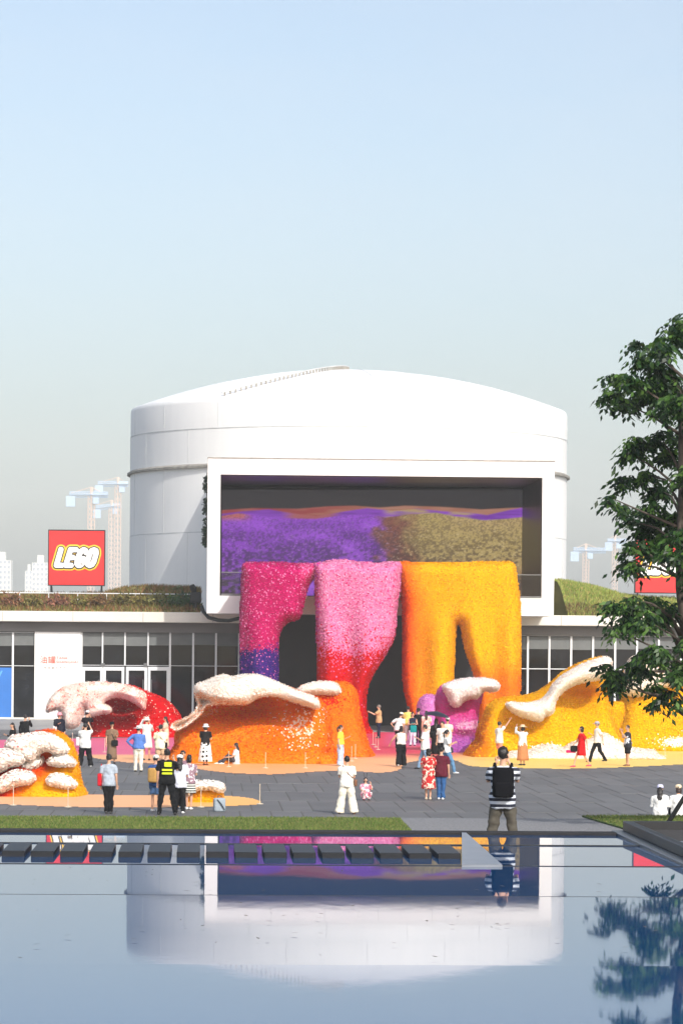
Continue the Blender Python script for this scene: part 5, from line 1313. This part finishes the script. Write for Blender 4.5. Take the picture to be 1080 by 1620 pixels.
# --- left, by the red wave and the foam cone
LK('person in black with long dark hair half hidden behind the foam cone', 20, 1208, 1.62, -70, ('down', 'phone'), hair='long', top=BK, sleeve='long', bottom=BK, bot='skirt', hem=.4, shoes=SB_)
LK('person in black jacket stretching one arm out behind the foam cone', 40, 1192, 1.70, 170, ('down', 'photo'), top=BK, sleeve='long', bottom=BK, shoes=SB_)
pp = LK('person in pink hat and dark jacket facing the camera by the cream crest', 94, 1186, 1.68, 25, ('phone', 'down'), hair='bob', hat='bucket', hatm=cloth('pink', (226, 150, 160)), top=cloth('dark_navy', (30, 34, 46)), sleeve='long', bottom=BK, shoes=SB_, build=1.12)
carry('shoulder_bag', 'small white shoulder bag held by the person in the pink hat', 'bag', pp, rbox((-.24, -.06, .95), .2, .1, .3), W)
LK('person in white cap and black top with raised arms under the dripping crest', 138, 1184, 1.72, 180, ('photo', 'photo'), hat='cap', hatm=W, top=BK, bottom=BK, shoes=SB_)
pp = LK('person in loose white tee and black trousers photographing with legs apart', 135, 1213, 1.70, 185, ('photo', 'high'), 'wide', top=W, sleeve='short', top_len=-.18, bottom=BK, bot='wide', shoes=SW_, build=1.12)
carry('tote_bag', 'white tote bag at the side of the person in white tee', 'bag', pp, rbox((.30, .02, 1.0), .14, .2, .34), W)
pp = LK('person in long taupe dress with black cap and bag before the red wave', 177, 1208, 1.66, 10, ('down', 'phone'), hair='short', hat='cap', hatm=BK, top=cloth('taupe', (128, 104, 84)), sleeve='short', bottom=cloth('taupe', (128, 104, 84)), bot='dress', hem=.18, skirt_w=.22, shoes=SB_)
carry('shoulder_bag', 'black crossbody bag on the person in the taupe dress', 'bag', pp, rbox((.10, -.18, .86), .28, .12, .24), BK, strap=[(.1, -.18, .98), (.0, -.15, 1.2), (-.15, -.02, 1.42)])
pp = LK('person in grey tee and black trousers with a red bag, seen from behind', 172, 1287, 1.68, 175, ('down', 'down'), 'close', top=cloth('grey_tee', (168, 178, 190)), bottom=BK, shoes=mat('shoe_blackwhite', (60, 60, 62), .5))
carry('tote_bag', 'red tote bag hanging from the shoulder of the person in grey tee', 'bag', pp, rbox((.26, .02, .98), .12, .3, .36), cloth('red', (206, 28, 44)), strap=[(.26, .05, 1.14), (.21, .03, 1.43), (.26, -.06, 1.14)])
LK('person in blue shirt, white trousers and white sun hat, hand on hip', 219, 1221, 1.72, 178, ('hip', 'phone'), 'stand', hat='sun', hatm=W, top=cloth('blue', (86, 122, 190)), sleeve='long', bottom=CR_, shoes=SB_, build=1.12, top_len=-.06)
LK('person in long white coat and pinkish white hat photographing the red wave', 232, 1203, 1.78, 180, ('high', 'photo'), hat='bucket', hatm=cloth('blush', (238, 214, 204)), top=W, sleeve='long', bottom=W, bot='dress', hem=.50, skirt_w=.24, shoes=SB_)
pp = LK('person in pale yellow tee with black crossbody strap before the red wave', 254, 1216, 1.70, 178, ('phone', 'phone'), top=cloth('pale_yellow', (242, 234, 200)), bottom=cloth('khaki', (206, 170, 136)), bot='shorts', shoes=SW_, build=1.12, top_len=-.15)
carry('crossbody_bag', 'black crossbody bag on the person in pale yellow tee', 'bag', pp, rbox((-.2, .02, .92), .14, .2, .22), BK, strap=[(-.2, .10, 1.02), (-.02, .145, 1.2), (.14, .06, 1.44)])
LK('person with long dark hair in beige dress beside the red wave', 262, 1192, 1.62, -95, ('phone', 'phone'), hair='long', top=BG, bottom=BG, bot='dress', hem=.3, skirt_w=.22, shoes=SW_)
# --- group in front of the small block
pp = LK('person in pale cap, blue top and denim shorts carrying a tan backpack', 246, 1284, 1.62, 160, ('phone', 'down'), 'stand', hat='cap', hatm=cloth('pale_grey', (214, 214, 206)), top=cloth('blue_top', (60, 92, 150)), bottom=DN, bot='shorts', shoes=SW_)
carry('backpack', 'tan backpack on the person in denim shorts', 'backpack', pp, rbox((0, .22, 1.12), .30, .18, .44), cloth('tan', (190, 148, 84)))
pp = LK('person in black uniform with yellow reflective panels on the back', 264, 1289, 1.86, 178, ('down', 'face'), 'wide', top=cloth('guard_black', (22, 23, 26)), bottom=cloth('guard_black'), shoes=SB_, build=1.08)
hv = mat('reflective_yellow', (214, 232, 26), .5)
for nm, z0, z1, x0, x1 in (('reflective_panel', 1.26, 1.38, -.13, .06), ('reflective_band', 1.15, 1.20, -.15, .12), ('reflective_band', 1.06, 1.11, -.15, .12)):
    MB().bbox(x0, x1, .12, .172, z0, z1, .006).build(nm, hv, pp['t'])
LK('person in white tee, white cap and black trousers beside the black uniform', 284, 1287, 1.66, 175, ('down', 'phone'), 'stand', hair='long', hat='cap', hatm=W, top=cloth('white_blue', (222, 226, 240)), bottom=BK, shoes=SW_, top_len=-.16)
LK('person with short dark hair looking down between the black uniform and the striped skirt', 289, 1279, 1.70, 20, ('phone', 'phone'), 'close', top=cloth('mauve', (128, 100, 112)), sleeve='long', bottom=BK, shoes=SW_, nod=15)
LK('person in white blouse and black skirt with white stripes beside the small block', 299, 1281, 1.60, 165, ('down', 'phone'), 'close', hair='bob', top=pattern_mat('blouse_mauve', 'noise', (150, 120, 132), (232, 226, 228), 9), bottom=pattern_mat('skirt_stripes', 'stripes', (28, 30, 30), (220, 222, 214), 4.2), bot='mini', hem=.52, skirt_w=.22, shoes=SW_)
# backpack left on the paving
gb = ground(347, 1284, 0)
t = thing('backpack', 'grey backpack left standing on the paving near the small yellow block', 'backpack', tuple(gb), R(20))
rbox((0, 0, .2), .36, .2, .4).build('bag_body', cloth('bag_grey', (150, 162, 172)), t, True)
MB().tube([(-.1, -.1, .36), (.02, -.14, .22), (.12, -.12, .06)], .018, 6).build('strap', cloth('bag_dark', (70, 80, 90)), t); MB().tube([(-.06, 0, .39), (-.05, 0, .46), (.05, 0, .46), (.06, 0, .39)], .012, 6).build('handle', cloth('bag_dark'), t)
# --- by the orange wave
LK('person in black top, white hat and white skirt with black dots', 325, 1211, 1.64, 165, ('fold', 'fold'), 'close', hair='bob', hairm=HAIRB, hat='bucket', hatm=W, top=cloth('black_knit', (34, 32, 34)), bottom=pattern_mat('skirt_dots', 'dots', (24, 24, 26), (240, 240, 236), 5.5), bot='skirt', hem=.16, skirt_w=.30, shoes=TAN_)
LK('person in white tee sitting on the floor before the orange wave', 373, 1209, 1.62, -85, ('knee', 'knee'), 'sit_long', hair='long', top=W, bottom=cloth('dark_grey', (72, 70, 78)), shoes=SW_)
p3 = ground(352, 1204, 0); o = MB().lathe([(.16, 0), (.15, .02), (.09, .05), (.08, .11), (.03, .13)], c=(0, 0, .28), n=18, rot=Matrix.Rotation(.9, 3, 'X')).build('sun_hat', W, None, True); o.location = tuple(p3); tag(o, 'white sun hat held out by the person sitting on the floor', 'hat')
LK('person in yellow top and pale blue trousers beside the amber wave', 538, 1212, 1.64, 75, ('down', 'phone'), 'close', hair='pony', hairm=HAIRB, top=cloth('yellow', (244, 206, 76)), sleeve='short', bottom=cloth('sky_blue', (176, 196, 226)), bot='wide', shoes=SW_, top_len=-.02)
pp = LK('person in cream tee and wide cream trousers seen from behind on the paving', 548, 1288, 1.66, 178, ('phone', 'phone'), 'wide', top=cloth('off_white', (242, 236, 224)), bottom=CR_, bot='wide', flareleg=.035, shoes=TAN_, build=1.06, drop=0)
carry('crossbody_bag', 'brown crossbody bag on the person in cream trousers', 'bag', pp, rbox((-.26, .0, .93), .1, .18, .2), TAN_, strap=[(-.25, .06, 1.02), (-.05, .15, 1.2), (.12, .07, 1.45)])
pp = LK('small person in pink and white outfit crouching on the paving', 578, 1266, 1.14, 20, ('knee', 'face'), 'squat', hair='bob', top=pattern_mat('pink_white', 'noise', (232, 128, 148), (244, 226, 226), 7), bottom=pattern_mat('pink_white', 'noise', (232, 128, 148), (244, 226, 226), 7), shoes=SB_, build=1.2)
hb = MB().tube([pp['hc'] + Vector((-.04, 0, .11)), pp['hc'] + Vector((-.09, 0, .30))], .008, 5).ball(pp['hc'] + Vector((-.09, 0, .31)), .02, .02, .02, 6, 5); hb.build('hair_bobble', BK, pp['t'], True)
MB().tube([pp['hc'] + Vector((.04, 0, .11)), pp['hc'] + Vector((.07, 0, .30))], .008, 5).ball(pp['hc'] + Vector((.07, 0, .31)), .02, .02, .02, 6, 5).build('hair_bobble', BK, pp['t'], True)
# --- the middle crowd
LK('person in tan vest holding one arm out before the dark wall', 599, 1168, 1.74, -95, ('forward', 'forward'), 'close', top=cloth('tan_vest', (190, 156, 112)), bottom=NV, shoes=SB_, hairm=mat('hair_grey', (120, 112, 104), .6))
LK('person in white shirt and pale cap bending forward with hand on hip', 630, 1184, 1.72, 150, ('hip', 'down'), 'stand', lean=.35, hat='cap', hatm=CR_, top=W, bottom=BK, shoes=SB_, build=1.1)
LK('person in yellow top standing behind the person bending forward', 645, 1172, 1.74, 170, ('phone', 'phone'), top=cloth('lemon', (246, 226, 120)), bottom=CR_, shoes=SW_)
LK('person in white top and wide black trousers seen from behind', 634, 1213, 1.62, 175, ('wide', 'phone'), 'walk', hair='bob', top=W, sleeve='none', bottom=BK, bot='wide', flareleg=.02, shoes=SW_, top_len=.02)
LK('person in navy top and white trousers with a teal bag, facing the camera', 652, 1180, 1.62, 10, ('fold', 'fold'), 'stand', hair='pony', top=NV, sleeve='none', bottom=cloth('lilac_white', (226, 220, 236)), shoes=SB_)
pp = dict(t=[o for o in scene.objects if o.name.startswith('person')][-1])
tb_ = thing('tote_bag', 'teal tote bag held before the person in navy top', 'bag', tuple(ground(652, 1180.5, 0)), R(10)); rbox((0, -.20, .84), .32, .1, .34).build('bag_body', cloth('teal', (22, 140, 140)), tb_, True); MB().tube([(-.1, -.2, 1.0), (-.06, -.17, 1.14), (.06, -.17, 1.14), (.1, -.2, 1.0)], .012, 6).build('strap', cloth('teal'), tb_)
LK('person all in black with a dark cap behind the teal bag', 661, 1176, 1.72, 160, ('phone', 'down'), hat='cap', hatm=BK, top=BK, sleeve='long', bottom=BK, shoes=SB_)
LK('person with brown hair in pale floral dress behind the person in white shirt', 674, 1178, 1.66, 180, ('down', 'phone'), hair='long', hairm=HAIRB, top=pattern_mat('floral_pale', 'noise', (222, 170, 156), (240, 226, 212), 8), bottom=pattern_mat('floral_pale', 'noise', (222, 170, 156), (240, 226, 212), 8), bot='dress', hem=.3, shoes=SW_)
LK('person in loose white shirt and pale jeans stepping off the painted floor', 672, 1217, 1.74, -110, ('phone', 'down'), 'walk', top=W, top_len=-.18, bottom=LD, shoes=mat('shoe_blackwhite', (60, 60, 62), .5), build=1.1)
pp = LK('person in long black dress under the open umbrella', 689, 1197, 1.66, 178, ('down', 'photo'), hair='long', top=BK, sleeve='long', bottom=BK, bot='dress', hem=.12, skirt_w=.24, shoes=SB_)
um = thing('umbrella', 'open black umbrella held above the person in the black dress', 'umbrella', tuple(ground(691, 1197, 0)), R(10))
cp = MB(); NR = 8; rt_ = Matrix.Rotation(R(9), 3, 'Y')
cp.lathe([(.60, -.20), (.59, -.195), (.48, -.11), (.32, -.04), (.14, .0), (.01, .012)], c=(0, .05, 1.98), n=32, rot=rt_, wob=lambda an, j: -.05 * abs(math.sin(an * 4)) if j < 2 else 0)
cp.build('canopy', mat('umbrella_black', (30, 30, 44), .5), um, True)
MB().tube([(0, .05, 2.03), (-.06, .02, 1.40), (-.08, .0, 1.22)], .010, 6).build('shaft', m_steel, um)
for k in range(NR):
    an = 2 * math.pi * k / NR; q = [rt_ @ Vector((r_ * math.cos(an), r_ * math.sin(an), z_)) + Vector((0, .05, 1.965)) for r_, z_ in ((.02, .0), (.32, -.05), (.57, -.19))]
    MB().tube(q, .006, 4).build('rib', m_steel, um)
LK('person in white tee with dark hair facing the camera behind the umbrella', 699, 1205, 1.68, -15, ('down', 'phone'), top=W, bottom=BK, shoes=SB_)
LK('person in white cap and cream top behind the person in blue jeans', 707, 1196, 1.68, 160, ('phone', 'phone'), hat='cap', hatm=W, top=CR_, bottom=CR_, shoes=SW_)
pp = LK('person in white tee and blue jeans walking with a phone in hand', 706, 1224, 1.66, 100, ('phone', 'phone'), 'walk', hair='pony', top=W, bottom=cloth('jeans_mid', (96, 136, 172)), shoes=SW_, top_len=-.1)
carry('shoulder_bag', 'dark shoulder bag on the person in blue jeans', 'bag', pp, rbox((.12, -.16, .92), .12, .24, .22), cloth('charcoal', (60, 60, 66)))
LK('person in red and white patterned dress beside the person in maroon', 677, 1265, 1.60, 175, ('phone', 'phone'), 'close', hair='bob', top=pattern_mat('red_floral', 'noise', (186, 34, 36), (238, 206, 186), 10), bottom=pattern_mat('red_floral', 'noise', (186, 34, 36), (238, 206, 186), 10), bot='dress', hem=.36, skirt_w=.25, shoes=BG, build=1.08)
LK('person in maroon tee and blue jeans leaning towards the patterned dress', 697, 1265, 1.66, 170, ('phone', 'down'), 'close', nod=12, hat='cap', hatm=BK, top=cloth('maroon', (92, 30, 46)), bottom=cloth('blue_jeans', (52, 92, 142)), shoes=SW_, top_len=-.18, build=1.1)
# --- right
LK('person in white shirt and coral shorts stretching an arm up to the yellow wave', 789, 1204, 1.66, 120, ('down', 'reach'), 'close', top=W, bottom=cloth('coral', (236, 142, 122)), bot='shorts', shoes=SW_, top_len=-.15)
LK('person in straw hat, white tee and brown skirt taking a photo', 826, 1211, 1.64, -150, ('high', 'photo'), 'close', hair='bob', hat='sun', hatm=STR, top=W, sleeve='long', bottom=cloth('brown_skirt', (184, 124, 82)), bot='skirt', hem=.22, skirt_w=.27, shoes=SB_)
pp = LK('person in red dress walking past the white foam skirt with bags', 919, 1214, 1.64, -80, ('swing_f', 'swing_b'), 'walk', hair='bob', top=cloth('red_dress', (212, 28, 34)), bottom=cloth('red_dress'), bot='dress', hem=.50, skirt_w=.24, shoes=cloth('pink_shoe', (222, 92, 110)))
carry('handbag', 'black and magenta handbags swinging from the arm of the person in red', 'handbag', pp, rbox((-.22, -.26, .78), .14, .34, .26), BK, parts=[('scarf', rbox((-.24, -.40, .66), .1, .42, .12), cloth('magenta', (190, 30, 92)))])
LK('person in white shirt and black trousers striding past the white foam skirt', 944, 1206, 1.70, -80, ('phone', 'swing_b'), 'walk', hair='short', hairm=mat('hair_grey'), top=W, bottom=BK, shoes=SB_, top_len=-.1, hat='cap', hatm=cloth('cap_grey', (170, 168, 180)))
LK('person in black and white shirt and black shorts shading the eyes', 992, 1212, 1.66, -75, ('face', 'photo'), 'stand', top=pattern_mat('shirt_patch', 'noise', (32, 34, 42), (214, 220, 232), 5), bottom=BK, bot='shorts', shoes=TAN_, top_len=-.15)
for (u, lab, hm_, yaw) in ((1043, 'person in lilac cap with long black hair sitting on the terrace edge', cloth('lilac_cap', (206, 206, 234)), 176), (1072, 'person in beige cap and white top sitting beside the lilac cap', cloth('beige_cap', (232, 212, 178)), 184)):
    LK(lab, u, 1291, 1.66, yaw, ('fold', 'fold'), 'sit', hair='long' if u < 1060 else 'bob', hat='cap', hatm=hm_, hairm=None if u < 1060 else HAIRB, top=W, sleeve='long', bottom=BK if u > 1060 else CR_, shoes=SW_, top_len=-.12, build=1.12)
# --- the photographer behind the pool kerb
gm = ground(794, 1360, ZT)
pp = person('person in striped shirt with a big black backpack photographing from the pool edge', 794, 1360, 1.73, 178, ('photo', 'photo'), 'wide', z=ZT, top=pattern_mat('striped_shirt', 'stripes', (34, 38, 54), (206, 212, 222), 3.4), sleeve='short', bottom=cloth('olive_grey', (86, 82, 74)), shoes=SB_, build=1.0, top_len=-.14, group='visitors on the square')
bp = carry('backpack', 'large black backpack worn by the person in the striped shirt', 'backpack', pp, rbox((0, .19, 1.19), .33, .2, .46), cloth('pack_black', (14, 15, 20)), parts=[('front_pocket', rbox((0, .295, 1.08), .25, .06, .22), cloth('pack_black'))])
for sx in (-1, 1): MB().tube([(sx * .11, .12, 1.40), (sx * .13, .02, 1.47), (sx * .14, -.12, 1.40), (sx * .16, -.10, 1.15)], .022, 6).build('strap', cloth('pack_black'), bp)

# fuse the figures
bpy.context.view_layer.update()
dg = bpy.context.evaluated_depsgraph_get()
for o, extra in JOBS:
    me = bpy.data.meshes.new_from_object(o.evaluated_get(dg))
    o['_m'] = 0; del o['_m']
    o.modifiers.clear()
    if extra:
        n0 = len(me.vertices); vs = np.zeros(n0 * 3, np.float32); me.vertices.foreach_get('co', vs); V1 = [tuple(x) for x in vs.reshape(-1, 3)]
        F1 = [tuple(p.vertices) for p in me.polygons]; mi = [0] * len(F1); ms = [me.materials[0]]
        for b, m in extra:
            if m not in ms: ms.append(m)
            k0 = len(V1); V1 += b.v; F1 += [tuple(i + k0 for i in q) for q in b.f]; mi += [ms.index(m)] * len(b.f)
        m2 = bpy.data.meshes.new(o.name); m2.from_pydata(V1, [], F1); [m2.materials.append(m) for m in ms]
        m2.polygons.foreach_set('material_index', mi); m2.polygons.foreach_set('use_smooth', [True] * len(F1)); m2.update(); me = m2
    o.data = me

# ================================================================== HAZE
hz_m = bpy.data.materials.new('haze_air'); hz_m.use_nodes = True
nt = hz_m.node_tree; nt.nodes.clear()
out = nt.nodes.new('ShaderNodeOutputMaterial'); pv = nt.nodes.new('ShaderNodeVolumePrincipled')
pv.inputs['Color'].default_value = (.93, .98, 1.0, 1); pv.inputs['Density'].default_value = HAZE_DENS; pv.inputs['Anisotropy'].default_value = -0.2
nt.links.new(pv.outputs[0], out.inputs['Volume'])
hzb = MB().box(-620, 620, -45, 2750, -1.1, 135).build('haze', hz_m); tag(hzb, 'thin pale summer haze over the whole square and skyline', 'haze', kind='stuff')
